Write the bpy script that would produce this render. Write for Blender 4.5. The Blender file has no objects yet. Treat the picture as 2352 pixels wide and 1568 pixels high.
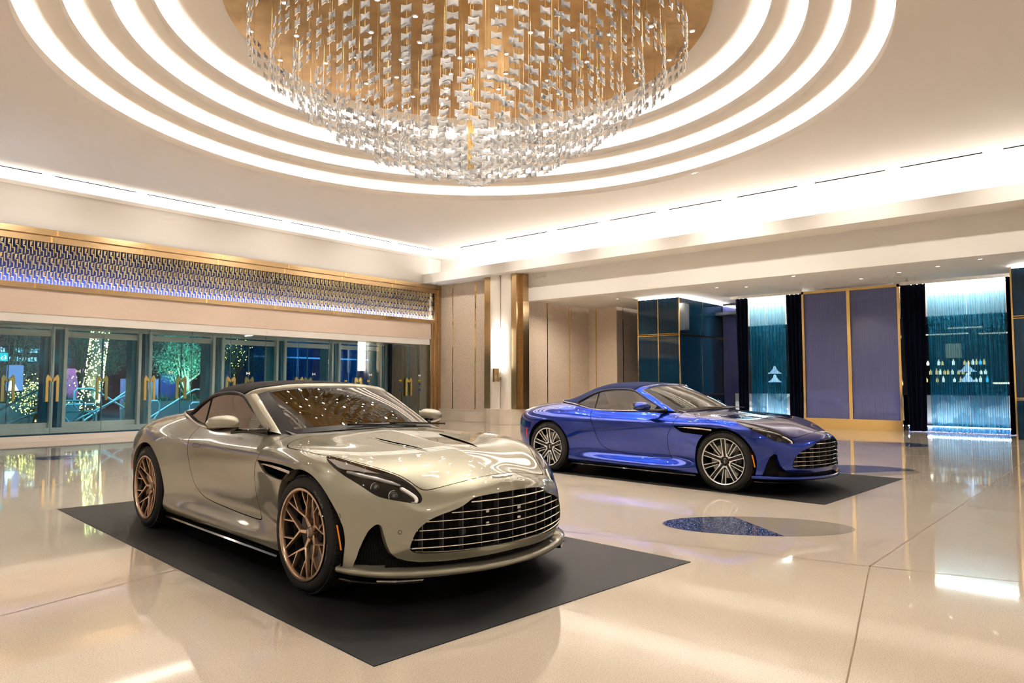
EXPO = 0.66
LED = 60.
COLD = 45.
WASH = 200.
SPOT_P = 170.
SLOTS_R = [(17.0,15.3),(14.9,13.2),(12.8,11.3),(10.9,9.4),(9.0,7.5),(7.1,5.6),(5.2,3.7),(3.4,1.9),(1.55,.1)]
import bpy, bmesh, math, random
import numpy as np
from mathutils import Vector, Matrix
random.seed(7)
sc = bpy.context.scene
COL = sc.collection
PI = math.pi
R = math.radians

# ------------------------------------------------------------------ materials
MATS = {}
def mat(name, col=(.8,.8,.8), rough=.5, metal=0., emit=None, estr=0., trans=0., ior=1.45, coat=0., alpha=1., spec=.5, sheen=0.):
    m = bpy.data.materials.new(name); m.use_nodes = True
    b = m.node_tree.nodes['Principled BSDF']
    b.inputs['Base Color'].default_value = (*col, 1)
    b.inputs['Roughness'].default_value = rough
    b.inputs['Metallic'].default_value = metal
    b.inputs['IOR'].default_value = ior
    b.inputs['Transmission Weight'].default_value = trans
    b.inputs['Coat Weight'].default_value = coat
    b.inputs['Coat Roughness'].default_value = .02
    b.inputs['Alpha'].default_value = alpha
    b.inputs['Specular IOR Level'].default_value = spec
    b.inputs['Sheen Weight'].default_value = sheen
    if emit:
        b.inputs['Emission Color'].default_value = (*emit, 1)
        b.inputs['Emission Strength'].default_value = estr
    MATS[name] = m
    return m
def nodes(m):
    return m.node_tree.nodes, m.node_tree.links, m.node_tree.nodes['Principled BSDF']
def add_noise(m, c1, c2, scale=5., detail=4., lo=.35, hi=.65, rough=None, vec_scale=None, bump=0., bdist=.01):
    """colour varies between c1 and c2 with a noise; optional bump from the same noise"""
    n, l, b = nodes(m)
    tc = n.new('ShaderNodeTexCoord'); mp = n.new('ShaderNodeMapping')
    l.new(tc.outputs['Object'], mp.inputs['Vector'])
    if vec_scale: mp.inputs['Scale'].default_value = vec_scale
    t = n.new('ShaderNodeTexNoise'); t.inputs['Scale'].default_value = scale; t.inputs['Detail'].default_value = detail
    l.new(mp.outputs[0], t.inputs['Vector'])
    r = n.new('ShaderNodeValToRGB'); r.color_ramp.elements[0].position = lo; r.color_ramp.elements[1].position = hi
    r.color_ramp.elements[0].color = (*c1, 1); r.color_ramp.elements[1].color = (*c2, 1)
    l.new(t.outputs['Fac'], r.inputs['Fac']); l.new(r.outputs[0], b.inputs['Base Color'])
    if bump:
        bp = n.new('ShaderNodeBump'); bp.inputs['Strength'].default_value = bump; bp.inputs['Distance'].default_value = bdist
        l.new(t.outputs['Fac'], bp.inputs['Height']); l.new(bp.outputs[0], b.inputs['Normal'])
    return t
def emat(name, col, s):
    return mat(name, (0,0,0), .5, emit=col, estr=s, spec=0)
def glassy(name, tint=(.9,1,.98), refl=.12, rough=0., fm=1.):
    """thin pane: fresnel mix of clear tinted transparency and a mirror reflection"""
    m = bpy.data.materials.new(name); m.use_nodes = True
    n, l = m.node_tree.nodes, m.node_tree.links; n.clear()
    o = n.new('ShaderNodeOutputMaterial'); mx = n.new('ShaderNodeMixShader'); tr = n.new('ShaderNodeBsdfTransparent'); g = n.new('ShaderNodeBsdfGlossy')
    fr = n.new('ShaderNodeFresnel'); fr.inputs['IOR'].default_value = 1.5
    mul = n.new('ShaderNodeMath'); mul.operation = 'MULTIPLY_ADD'; mul.inputs[1].default_value = fm; mul.inputs[2].default_value = refl; mul.use_clamp = True
    tr.inputs[0].default_value = (*tint, 1); g.inputs['Roughness'].default_value = rough; g.inputs[0].default_value = (1,1,1,1)
    l.new(fr.outputs[0], mul.inputs[0]); l.new(mul.outputs[0], mx.inputs[0]); l.new(tr.outputs[0], mx.inputs[1]); l.new(g.outputs[0], mx.inputs[2]); l.new(mx.outputs[0], o.inputs[0])
    MATS[name] = m
    return m

# ------------------------------------------------------------------ mesh builder
class MB:
    def __init__(s): s.v = []; s.f = []
    def add(s, vs, fs):
        k = len(s.v); s.v += [tuple(map(float, p)) for p in vs]; s.f += [tuple(i+k for i in f) for f in fs]; return s
    def box(s, x0, x1, y0, y1, z0, z1):
        vs = [(x,y,z) for x in (x0,x1) for y in (y0,y1) for z in (z0,z1)]
        return s.add(vs, [(0,1,3,2),(4,6,7,5),(0,4,5,1),(2,3,7,6),(0,2,6,4),(1,5,7,3)])
    def obox(s, c, ax, ay, az):
        """box from centre and three half-axis vectors"""
        c, ax, ay, az = map(Vector, (c, ax, ay, az))
        vs = [c+ax*i+ay*j+az*k for i in (-1,1) for j in (-1,1) for k in (-1,1)]
        return s.add(vs, [(0,1,3,2),(4,6,7,5),(0,4,5,1),(2,3,7,6),(0,2,6,4),(1,5,7,3)])
    def prism(s, poly, h0, h1, fn):
        """poly in 2D, extruded from h0 to h1; fn(a, b, h) -> xyz"""
        n = len(poly)
        vs = [fn(a, b, h0) for a, b in poly] + [fn(a, b, h1) for a, b in poly]
        fs = [tuple(range(n))[::-1], tuple(range(n, 2*n))] + [(i, (i+1) % n, n+(i+1) % n, n+i) for i in range(n)]
        return s.add(vs, fs)
    def tube(s, path, r, n=8, caps=True, closed=False):
        path = [Vector(p) for p in path]; m = len(path)
        rs = r if isinstance(r, (list, tuple)) else [r]*m
        ups = None; vs = []
        for i, p in enumerate(path):
            a = path[(i-1) % m] if (closed or i > 0) else path[0]
            b = path[(i+1) % m] if (closed or i < m-1) else path[-1]
            d = (b-a); d = d.normalized() if d.length > 1e-9 else Vector((0,0,1))
            if ups is None: ups = Vector((0,0,1)) if abs(d.z) < .9 else Vector((1,0,0))
            x = d.cross(ups); x = x.normalized() if x.length > 1e-6 else d.orthogonal().normalized()
            y = x.cross(d).normalized(); ups = y
            vs += [p + (x*math.cos(2*PI*k/n)+y*math.sin(2*PI*k/n))*rs[i] for k in range(n)]
        fs = []
        for i in range(m if closed else m-1):
            j = (i+1) % m
            fs += [(i*n+k, i*n+(k+1) % n, j*n+(k+1) % n, j*n+k) for k in range(n)]
        if caps and not closed: fs += [tuple(range(n))[::-1], tuple(range((m-1)*n, m*n))]
        return s.add(vs, fs)
    def lathe(s, prof, n=48, c=(0,0,0), axis='z', a0=0., a1=2*PI, closed=False):
        """prof = [(r, h)]; revolve about axis through c"""
        full = abs(a1-a0-2*PI) < 1e-6; m = n if full else n+1; vs = []
        for i in range(m):
            t = a0+(a1-a0)*i/n; ct, st = math.cos(t), math.sin(t)
            for r, h in prof:
                if axis == 'z': vs.append((c[0]+r*ct, c[1]+r*st, c[2]+h))
                elif axis == 'y': vs.append((c[0]+r*ct, c[1]+h, c[2]+r*st))
                else: vs.append((c[0]+h, c[1]+r*ct, c[2]+r*st))
        k = len(prof); fs = []
        for i in range(n):
            a, b = i*k, ((i+1) % m)*k
            for j in range(k if closed else k-1):
                q = (j+1) % k; fs.append((a+j, b+j, b+q, a+q))
        return s.add(vs, fs)
    def grid(s, P, closed_u=False, closed_v=False):
        """P[u][v] -> 3D"""
        nu, nv = len(P), len(P[0]); vs = [p for row in P for p in row]; fs = []
        for i in range(nu if closed_u else nu-1):
            for j in range(nv if closed_v else nv-1):
                a, b = (i+1) % nu, (j+1) % nv
                fs.append((i*nv+j, a*nv+j, a*nv+b, i*nv+b))
        return s.add(vs, fs)
    def build(s, name, m, parent=None, smooth=False, bevel=0., angle=None, recalc=True):
        me = bpy.data.meshes.new(name); me.from_pydata(s.v, [], s.f); me.validate(); me.update()
        if recalc:
            bm = bmesh.new(); bm.from_mesh(me); bmesh.ops.recalc_face_normals(bm, faces=bm.faces); bm.to_mesh(me); bm.free()
        if m is not None: me.materials.append(m)
        if smooth:
            me.polygons.foreach_set('use_smooth', [True]*len(me.polygons))
            if angle is not None:
                try: me.set_sharp_from_angle(angle=R(angle))
                except Exception: pass
        o = bpy.data.objects.new(name, me); COL.objects.link(o)
        if parent is not None: o.parent = parent
        if bevel:
            md = o.modifiers.new('bevel', 'BEVEL'); md.width = bevel; md.segments = 2; md.limit_method = 'ANGLE'
        return o
def tag(o, label=None, cat=None, group=None, kind=None):
    if label: o['label'] = label
    if cat: o['category'] = cat
    if group: o['group'] = group
    if kind: o['kind'] = kind
    return o
def empty(name, loc=(0,0,0), rz=0.):
    o = bpy.data.objects.new(name, None); COL.objects.link(o); o.location = loc; o.rotation_euler = (0,0,rz); o.empty_display_size = .1
    return o
def struct(o): o['kind'] = 'structure'; return o
def copy_tree(o, parent=None):
    c = o.copy(); COL.objects.link(c)
    if parent is not None: c.parent = parent
    for ch in list(o.children): copy_tree(ch, c)
    return c

# ------------------------------------------------------------------ camera
cam = bpy.data.cameras.new('camera'); cam.lens = 24.49; cam.sensor_width = 36; cam.clip_end = 500
co = bpy.data.objects.new('camera', cam); COL.objects.link(co)
co.location = (0, 0, 1.28); co.rotation_euler = (R(90+3.495), 0, R(40.96-90)); sc.camera = co
sc.view_settings.view_transform = 'Standard'; sc.view_settings.look = 'None'; sc.view_settings.gamma = 1; sc.view_settings.use_curve_mapping = False
sc.view_settings.exposure = EXPO
sc.cycles.use_denoising = True
sc.cycles.max_bounces = 6; sc.cycles.diffuse_bounces = 3; sc.cycles.glossy_bounces = 3; sc.cycles.transmission_bounces = 3; sc.cycles.transparent_max_bounces = 10
sc.cycles.use_adaptive_sampling = True; sc.cycles.adaptive_threshold = .15; sc.cycles.adaptive_min_samples = 12
sc.cycles.caustics_reflective = False; sc.cycles.caustics_refractive = False; sc.cycles.sample_clamp_indirect = 5.; sc.cycles.sample_clamp_direct = 30.

# ------------------------------------------------------------------ world: night sky
w = bpy.data.worlds.new('night'); sc.world = w; w.use_nodes = True
w.node_tree.nodes['Background'].inputs[0].default_value = (.02, .05, .12, 1); w.node_tree.nodes['Background'].inputs[1].default_value = .6

# ------------------------------------------------------------------ room materials
M_ceil = mat('ceiling_paint', (.80, .735, .665), .7)
M_white = mat('white_plaster', (.88, .835, .78), .6)
M_floor = mat('terrazzo', (.72,.62,.5), .06, spec=.6, coat=.35)
def terrazzo():
    n, l, b = nodes(M_floor)
    tc = n.new('ShaderNodeTexCoord')
    t = n.new('ShaderNodeTexNoise'); t.inputs['Scale'].default_value = .35; t.inputs['Detail'].default_value = 2
    l.new(tc.outputs['Object'], t.inputs['Vector'])
    v = n.new('ShaderNodeTexNoise'); v.inputs['Scale'].default_value = 160; v.inputs['Detail'].default_value = 2; l.new(tc.outputs['Object'], v.inputs['Vector'])
    r1 = n.new('ShaderNodeValToRGB'); r1.color_ramp.elements[0].position = .35; r1.color_ramp.elements[1].position = .65
    r1.color_ramp.elements[0].color = (.60,.50,.395,1); r1.color_ramp.elements[1].color = (.66,.565,.455,1)
    r2 = n.new('ShaderNodeValToRGB'); r2.color_ramp.elements[0].position = .36; r2.color_ramp.elements[1].position = .5
    r2.color_ramp.elements[0].color = (.78,.74,.70,1); r2.color_ramp.elements[1].color = (1,1,1,1)
    l.new(t.outputs['Fac'], r1.inputs[0]); l.new(v.outputs['Fac'], r2.inputs[0])
    mx = n.new('ShaderNodeMix'); mx.data_type = 'RGBA'; mx.blend_type = 'MULTIPLY'; mx.inputs['Factor'].default_value = 1
    l.new(r1.outputs[0], mx.inputs[6]); l.new(r2.outputs[0], mx.inputs[7]); l.new(mx.outputs[2], b.inputs['Base Color'])
terrazzo()
M_brass = mat('brushed_brass', (.62,.40,.17), .25, 1.); add_noise(M_brass, (.52,.36,.19), (.60,.435,.25), 3, vec_scale=(1,1,30))
M_gold = mat('polished_gold', (.95,.66,.26), .12, 1.)
M_gold2 = mat('antique_brass', (.50,.30,.10), .28, 1.); add_noise(M_gold2, (.42,.235,.075), (.60,.37,.14), 2.2, 8, .3, .75)
def panel_mat(name, c1, c2, sx=34, sz=19, b_=.6):
    m = mat(name, c1, .55); n, l, b = nodes(m)
    tc = n.new('ShaderNodeTexCoord'); mp = n.new('ShaderNodeMapping'); mp.inputs['Scale'].default_value = (sx, sx, sz); l.new(tc.outputs['Object'], mp.inputs[0])
    v = n.new('ShaderNodeTexVoronoi'); v.inputs['Scale'].default_value = 1.; v.feature = 'F1'; v.inputs['Randomness'].default_value = .55; l.new(mp.outputs[0], v.inputs['Vector'])
    r = n.new('ShaderNodeValToRGB'); r.color_ramp.elements[0].position = .25; r.color_ramp.elements[1].position = .5
    r.color_ramp.elements[0].color = (*c1, 1); r.color_ramp.elements[1].color = (*c2, 1)
    l.new(v.outputs['Distance'], r.inputs[0]); l.new(r.outputs[0], b.inputs['Base Color'])
    bp = n.new('ShaderNodeBump'); bp.inputs['Strength'].default_value = b_; bp.inputs['Distance'].default_value = .01
    l.new(v.outputs['Distance'], bp.inputs['Height']); l.new(bp.outputs[0], b.inputs['Normal'])
    return m
M_leaf = panel_mat('leaf_wallcovering', (.63,.49,.37), (.75,.61,.475))
M_pink = mat('pink_fabric', (.78,.60,.46), .8); add_noise(M_pink, (.78,.61,.49), (.84,.675,.55), 90, 3, vec_scale=(1,1,.3), bump=.2)
M_stone = mat('cream_stone', (.80,.70,.575), .25); add_noise(M_stone, (.78,.67,.54), (.84,.745,.63), 2)
M_cream = mat('cream_panel', (.87,.79,.69), .5)
M_led = emat('led_strip', (1., .965, .925), LED)
M_led_w = emat('led_cold', (.72, .82, 1.), COLD)
M_void = mat('slot_black', (.003,.003,.003), 1., spec=0.)
M_dark = mat('dark_recess', (.02,.018,.016), .6)
M_blk = mat('black_metal', (.01,.01,.01), .3)
M_lamp = emat('lamp_lens', (1., .95, .88), 30)

CX, CY = 8.12, 8.03
TH = [6.0, 6.30, 6.60, 6.93, 7.27]
TR = [6.29, 5.79, 5.28, 4.81]
X0, Y0, X1, Y1 = -2.4, -3.4, 18.2, 19.4

# floor
fl = struct(MB().box(X0-3, 30, Y0-3, 19.9, -.1, 0).build('floor', M_floor))
M_joint = mat('floor_joint', (.22,.14,.08), .4)
def joint(pts, wd=.006):
    mb = MB()
    for a, b in zip(pts, pts[1:]):
        d = Vector((b[0]-a[0], b[1]-a[1], 0)).normalized(); nrm = Vector((-d.y, d.x, 0))*wd
        a_, b_ = Vector((*a, .0006)), Vector((*b, .0006))
        mb.add([a_-nrm, b_-nrm, b_+nrm, a_+nrm], [(0,1,2,3)])
    mb.build('joint_line', M_joint, fl)
joint([(-1.6,4.12),(.2,4.52),(1.12,4.72),(2.35,5.0)])
joint([(4.9,3.95),(5.2,2.45),(5.42,1.37),(5.64,.51),(6.0,-1.2)])
joint([(5.42,1.37),(9,1.3),(14.3,1.22),(20,1.15)], .005)
joint([(2.2,.72),(3.76,1.03),(5.46,1.38)], .004)
joint([(6.2,5.16),(7.75,5.02)], .005)
joint([(14.3,8.4),(14.2,4.4),(14.5,-1)], .005)
joint([(16.6,8.2),(16.4,4.4),(16.9,-1)], .005)
def arc_pts(cx, cy, r, a0, a1, n=24): return [(cx+r*math.cos(a0+(a1-a0)*i/n), cy+r*math.sin(a0+(a1-a0)*i/n)) for i in range(n+1)]
joint(arc_pts(18.3, 3.1, 1.5, .6, 4.6), .005)
# mosaic inlays in the floor
M_mos = mat('blue_mosaic', (.01,.02,.09), .12)
def mosaic():
    n, l, b = nodes(M_mos); tc = n.new('ShaderNodeTexCoord'); v = n.new('ShaderNodeTexVoronoi'); v.inputs['Scale'].default_value = 170; l.new(tc.outputs['Object'], v.inputs['Vector'])
    r = n.new('ShaderNodeValToRGB'); e = r.color_ramp.elements; e[0].position = .70; e[0].color = (.004,.012,.06,1); e[1].position = 1.; e[1].color = (.40,.46,.62,1)
    sp = n.new('ShaderNodeSeparateColor'); l.new(v.outputs['Color'], sp.inputs[0]); l.new(sp.outputs[0], r.inputs[0]); l.new(r.outputs[0], b.inputs['Base Color'])
mosaic()
M_gstone = mat('grey_stone_inlay', (.30,.255,.20), .08)
M_gold_in = mat('gold_edge', (.5,.36,.2), .2, 1.)
def inlay(cx, cy, a, b, rot, split, side=1):
    """elliptic inlay, part blue mosaic part grey, split by a straight line (local x where it crosses top / bottom)"""
    n = 72; P = [(a*math.cos(2*PI*i/n), b*math.sin(2*PI*i/n)) for i in range(n)]
    cr, sr = math.cos(rot), math.sin(rot)
    W = lambda x, y, z: (cx+x*cr-y*sr, cy+x*sr+y*cr, z)
    MB().add([W(x*1.0, y*1.0, .0007) for x, y in [(q*1.012, s*1.02) for q, s in P]], [tuple(range(n))]).build('mosaic_inlay', M_gstone, fl)
    f = lambda x, y: (x - (split[0]+(split[1]-split[0])*(y/b+1)/2))*side
    Q = []
    for i in range(n):
        p, q = P[i], P[(i+1) % n]; fp, fq = f(*p), f(*q)
        if fp < 0: Q.append(p)
        if fp*fq < 0: t = fp/(fp-fq); Q.append((p[0]+(q[0]-p[0])*t, p[1]+(q[1]-p[1])*t))
    MB().add([W(x, y, .0012) for x, y in Q], [tuple(range(len(Q)))]).build('mosaic_inlay', M_mos, fl)
inlay(6.28, 2.52, .83, .43, math.atan2(-1.32,.92), (.13,-.12))
inlay(16.6, 3.66, .70, .62, math.atan2(-1.11,.69), (.15,-.35), -1)
inlay(11.3, 3.0, .86, .62, math.atan2(-1.1,.9), (-1,3.0), 1)
inlay(4.1, 13.97, .46, .36, math.atan2(-.63,.64), (.12,0.02))

# ---------------- ceiling: stepped round coffer (each tier washed from a hidden strip behind the lip below it)
def plate_with_hole(mb, x0, x1, y0, y1, z, r, n=128):
    """flat plate with a round hole (ring centre CX, CY)"""
    ring = [(CX+r*math.cos(2*PI*i/n), CY+r*math.sin(2*PI*i/n)) for i in range(n)]
    def edge(px, py):
        dx, dy = px-CX, py-CY; t = 1e9
        if dx > 0: t = min(t, (x1-CX)/dx)
        if dx < 0: t = min(t, (x0-CX)/dx)
        if dy > 0: t = min(t, (y1-CY)/dy)
        if dy < 0: t = min(t, (y0-CY)/dy)
        return (CX+dx*t, CY+dy*t)
    out = [edge(*p) for p in ring]
    vs = [(x,y,z) for x,y in ring]+[(x,y,z) for x,y in out]
    fs = [(i, (i+1) % n, n+(i+1) % n, n+i) for i in range(n)]
    for cx_, cy_ in ((x0,y0),(x1,y0),(x1,y1),(x0,y1)):
        a = math.atan2(cy_-CY, cx_-CX) % (2*PI); i = int(a/(2*PI)*n) % n
        vs.append((cx_, cy_, z)); fs.append((n+i, n+(i+1) % n, len(vs)-1))
    mb.add(vs, fs)
cm = MB(); plate_with_hole(cm, X0, X1, Y0, Y1, TH[0], TR[0])
ceil = struct(cm.build('ceiling', M_ceil, recalc=False))
REC = .42
for i in range(4):
    r, h, hn = TR[i], TH[i], TH[i+1]; rn = TR[i+1] if i < 3 else 0.02
    mb = MB()
    # lip (vertical face, thickness) and trough floor, trough back wall
    mb.lathe([(r, h), (r, h+.13), (r+.03, h+.13), (r+.03, h+.015), (r+REC, h+.015), (r+REC, hn+.02)], 160, (CX, CY, 0))
    # next tier's soffit
    mb.lathe([(rn, hn), (r+REC, hn)], 160, (CX, CY, 0))
    mb.build('coffer_ring', M_ceil, ceil, smooth=True, angle=30)
    MB().lathe([(r+.08, h+.05), (r+.16, h+.05)], 160, (CX, CY, 0)).build('light_strip', M_led, ceil)
# perimeter slots in the ceiling
def slot(a, b, wd=.04):
    d = Vector((b[0]-a[0], b[1]-a[1], 0)).normalized(); nrm = Vector((-d.y, d.x, 0))*wd
    A, B = Vector((*a, 5.998)), Vector((*b, 5.998))
    MB().add([A-nrm, B-nrm, B+nrm, A+nrm], [(0,1,2,3)]).build('air_slot', M_void, ceil)
for a, b in [(3.0,4.75),(5.0,6.75),(7.0,8.75),(9.0,10.75),(11.0,12.75),(13.0,14.75),(15.0,16.6)]: slot((a-.04,18.09),(b-.04,18.09))
for a, b in SLOTS_R: slot((16.86,a),(16.86,b))
# left (door side) perimeter cove
M_fascia = M_white
wl = struct(MB().box(X0, 16.62, 18.33, 18.62, 4.80, 5.72).box(X0, 16.62, 18.30, 18.36, 5.70, 5.79).box(X0, X1+2, 19.4, 19.6, 4.8, 6.05).box(X0, X1, 18.6, 19.5, 4.8, 4.95).build('wall_left', M_white))
MB().box(X0, 16.9, 18.44, 18.56, 5.735, 5.745).build('light_strip', M_led, wl)
# right perimeter cove: lip, soffit band, fascia above the alcove
wr = struct(MB().box(16.30, 16.36, Y0, 18.33, 4.80, 5.12).box(16.36, 18.2, Y0, 18.4, 4.80, 4.86).box(18.2, 18.4, Y0, 19.5, 4.8, 6.05)
            .box(17.12, 17.4, Y0, 14.36, 3.93, 4.81).build('wall_right', M_white))
MB().box(17.75, 17.87, Y0, 18.3, 4.90, 4.91).build('light_strip', emat('led_strip_soft', (1.,.965,.925), LED*.5), wr)
# far wall, patterned, between the brass portal and the pilaster; alcove walls
wb = struct(MB().box(17.12, 17.4, 15.9, 18.4, .40, 4.81).build('wall_back', M_leaf))
wa = struct(MB().box(17.40, 21.4, 14.65, 14.9, 0, 4.1).box(21.2, 21.5, 13.45, 14.65, 0, 4.1).box(21.5, 23.2, 13.45, 13.7, 0, 4.1).build('wall_alcove', M_leaf))
ca = MB(); 
ca.box(17.2, 26, Y0, 15, 4.05, 4.2)
struct(ca.build('ceiling_alcove', M_white))
# vertical brass reveals between wall panels
def strip_y(x, y, z0, z1, wd=.02, parent=None, m=None):   # on a wall facing -x
    MB().box(x-.006, x+.01, y-wd, y+wd, z0, z1).build('brass_reveal', m or M_gold, parent)
def strip_x(x, y, z0, z1, wd=.02, parent=None, m=None):   # on a wall facing -y
    MB().box(x-wd, x+wd, y-.006, y+.01, z0, z1).build('brass_reveal', m or M_gold, parent)
strip_y(17.12, 17.62, .42, 4.79, .018, wb); strip_y(17.12, 16.52, .42, 4.79, .025, wb)
for x in (18.72, 20.0): strip_x(x, 14.65, 0, 4.05, .02, wa)
strip_y(21.2, 14.33, 0, 4.05, .02, wa)
strip_x(21.62, 13.45, 0, 4.05, .022, wa)
# skirting stone
struct(MB().box(17.06, 17.3, 15.9, 18.3, 0, .40).box(17.045,17.1,15.9,18.3,.38,.41).build('baseboard_back', M_stone, bevel=.004))
# pilaster with two cream leaves, brass sides, stone plinth
pil = empty('wall_pilaster', (16.55, 15.0, 0)); tag(pil, 'cream wall pilaster with brass sides on a stone plinth behind the blue car', 'pilaster')
def pp(mb, name, m, **k): o = mb.build(name, m, pil, **k); o.matrix_parent_inverse = Matrix.Translation((-16.55,-15.0,0)); return o
pp(MB().prism([(16.95,15.93),(16.62,15.55),(16.5,15.25),(16.45,14.8),(16.5,14.36),(17.12,14.30),(17.4,14.36),(17.4,15.95)], 0, .49, lambda a,b,h: (a,b,h)), 'plinth', M_stone, bevel=.004)
def leafp(ya, yb):
    n = 12; P = []
    for i in range(n+1):
        t = i/n; y = ya+(yb-ya)*t; bul = .07*math.sin(PI*t)**.6
        P.append([(16.66-bul, y, z) for z in (.49, 4.80)])
    return MB().grid(P).box(16.68, 17.0, min(ya,yb), max(ya,yb), .49, 4.8)
pp(leafp(15.40, 14.97), 'cream_leaf', M_cream, smooth=True, angle=35)
pp(leafp(14.93, 14.50), 'cream_leaf', M_cream, smooth=True, angle=35)
pp(MB().box(16.70, 16.9, 14.93, 14.97, .49, 4.8), 'shadow_joint', M_stone)
pp(MB().box(16.72, 17.12, 15.42, 15.72, .49, 4.8), 'brass_side', M_brass)
pp(MB().box(16.66, 17.2, 14.28, 14.48, .49, 4.8).box(16.85, 17.15, 14.16, 14.28, .49, 4.8), 'brass_side', M_brass)
# wall sconce on the pilaster
sn = empty('wall_sconce', (16.52, 14.95, 1.35)); tag(sn, 'tall white glowing tube sconce with brass cup on the cream pilaster', 'wall lamp')
def sp(mb, name, m, **k): o = mb.build(name, m, sn, **k); o.matrix_parent_inverse = Matrix.Translation((-16.52,-14.95,-1.35)); return o
M_tube = emat('sconce_glow', (1., .97, .93), 9)
sp(MB().lathe([(0,3.06),(.13,3.06),(.145,3.04),(.145,1.80),(.13,1.78),(0,1.78)], 32, (16.43,14.93,0)), 'glass_tube', M_tube, smooth=True, angle=40)
sp(MB().lathe([(0,1.80),(.11,1.80),(.11,1.36),(0,1.36)], 32, (16.43,14.93,0)).lathe([(.115,1.57),(.118,1.56),(.115,1.55)], 32, (16.43,14.93,0)).lathe([(.118,1.38),(.12,1.37),(.118,1.355)], 32, (16.43,14.93,0)), 'brass_cup', M_brass, smooth=True, angle=40)
sp(MB().box(16.43,16.62,14.9,14.96,3.0,3.07), 'bracket', M_brass); sp(MB().box(16.43,16.62,14.9,14.96,1.4,1.5), 'bracket', M_brass)

# ---------------- door side: brass portal, lattice frieze, pink band, header, glazing
pt = empty('brass_portal', (17.0, 18.3, 0)); tag(pt, 'wide brass portal frame with gold lattice frieze over the glass doors', 'portal')
def qq(mb, name, m, **k): o = mb.build(name, m, pt, **k); o.matrix_parent_inverse = Matrix.Translation((-17.0,-18.3,0)); return o
qq(MB().box(X0, 17.12, 18.22, 18.33, 4.65, 4.79).box(X0, 16.98, 18.28, 18.45, 4.50, 4.65), 'top_rail', M_brass, bevel=.004)
qq(MB().box(X0, 16.86, 18.24, 18.5, 3.42, 3.545), 'bottom_rail', M_brass, bevel=.004)
qq(MB().box(16.98, 17.12, 18.22, 18.33, 0, 4.65).box(16.84, 16.98, 18.26, 18.45, 0, 4.5).box(16.70,16.84,18.30,18.5,0,3.45), 'jamb', M_brass, bevel=.004)
M_navy = mat('navy_back_panel', (.006,.012,.07), .35)
qq(MB().box(X0, 16.9, 18.62, 18.66, 3.5, 4.6), 'back_panel', M_navy)
qq(MB().box(X0, 16.84, 18.46, 18.58, 3.552, 3.556), 'light_strip', M_led_w)
# lattice
M_lat = mat('lattice_gold', (.90,.68,.30), .35, .75)
lm = MB(); pz = .3235; wdt = .0058
def bar(x0, z0, x1, z1):
    lm.box(min(x0,x1)-wdt, max(x0,x1)+wdt, 18.33, 18.375, min(z0,z1)-wdt, max(z0,z1)+wdt)
x = 2.2; pit = .138
while x < 16.78:
    for k in range(3):
        zt = 4.5-k*pz
        bar(x, zt, x, zt-.20); bar(x, zt-.20, x+.046, zt-.20); bar(x+.046, zt-.20, x+.046, zt-pz)
        bar(x+.046, zt-pz, x, zt-pz) if k < 2 else None
        bar(x+.062, zt-.02, x+.062, zt-.13); bar(x+.062, zt-.13, x+.108, zt-.13); bar(x+.108, zt-.13, x+.108, zt-.29)
        bar(x+.062, zt-.02, x+.1, zt-.02); bar(x+.085, zt-.02, x+.085, zt-.09)
    x += pit
qq(lm, 'lattice', M_lat)
# seams on the brass (bright joint lines)
for x in (2.9,5.1,7.05,9.0,11.0,13.0,15.0):
    for bx_ in ((x-.02,x+.02,18.213,18.22,4.66,4.785),(x-.12,x-.08,18.272,18.28,4.51,4.64),(x-.42,x-.38,18.233,18.24,3.43,3.54)): qq(MB().box(*bx_), 'joint_cover', M_gold)
struct(MB().box(X0, 16.72, 18.30, 18.5, 2.86, 3.43).build('wall_pink_band', M_pink))
struct(MB().box(X0, 16.66, 18.32, 19.2, 2.66, 2.87).build('trim_1', M_white))
struct(MB().box(X0, 1.96, 18.40, 18.6, 0, 2.9).build('wall_left_end', M_pink))
# glass line plinth
struct(MB().box(X0, 16.7, 18.30, 20.4, 0, .125).build('trim_2', mat('plinth_stone', (.82,.755,.69), .3)))
struct(MB().box(X0, 16.7, 18.33, 18.37, .125, .16).build('trim_3', mat('blue_seal', (.01,.05,.09), .2)))

# behind the camera: the rest of the room
struct(MB().box(X0-.2, X0, Y0, 19.4, 0, 6.05).build('wall_rear', M_white))
struct(MB().box(X0, 26, Y0-.2, Y0, 0, 6.05).build('wall_near', M_white))

# ------------------------------------------------------------------ car body surface (car frame: x forward, y half width, z up; origin between the axles)
def _nat(t, Y):
    """natural cubic spline coefficients for Y (n, ...) at knots t"""
    n = len(t); h = np.diff(t); A = np.zeros((n, n)); B = np.zeros((n,)+Y.shape[1:]); A[0,0] = A[-1,-1] = 1
    for i in range(1, n-1):
        A[i,i-1] = h[i-1]; A[i,i] = 2*(h[i-1]+h[i]); A[i,i+1] = h[i]
        B[i] = 6*((Y[i+1]-Y[i])/h[i]-(Y[i]-Y[i-1])/h[i-1])
    return np.linalg.solve(A, B.reshape(n, -1)).reshape(Y.shape)
def spl(t, Y, s):
    t = np.asarray(t, float); Y = np.asarray(Y, float); s = np.asarray(s, float); M = _nat(t, Y); h = np.diff(t)
    k = np.clip(np.searchsorted(t, s, 'right')-1, 0, len(t)-2); sh = (-1,)+(1,)*(Y.ndim-1)
    a = ((t[k+1]-s)/h[k]).reshape(sh); b = ((s-t[k])/h[k]).reshape(sh); hh = (h[k]**2/6).reshape(sh)
    return a*Y[k]+b*Y[k+1]+((a**3-a)*M[k]+(b**3-b)*M[k+1])*hh
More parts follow.
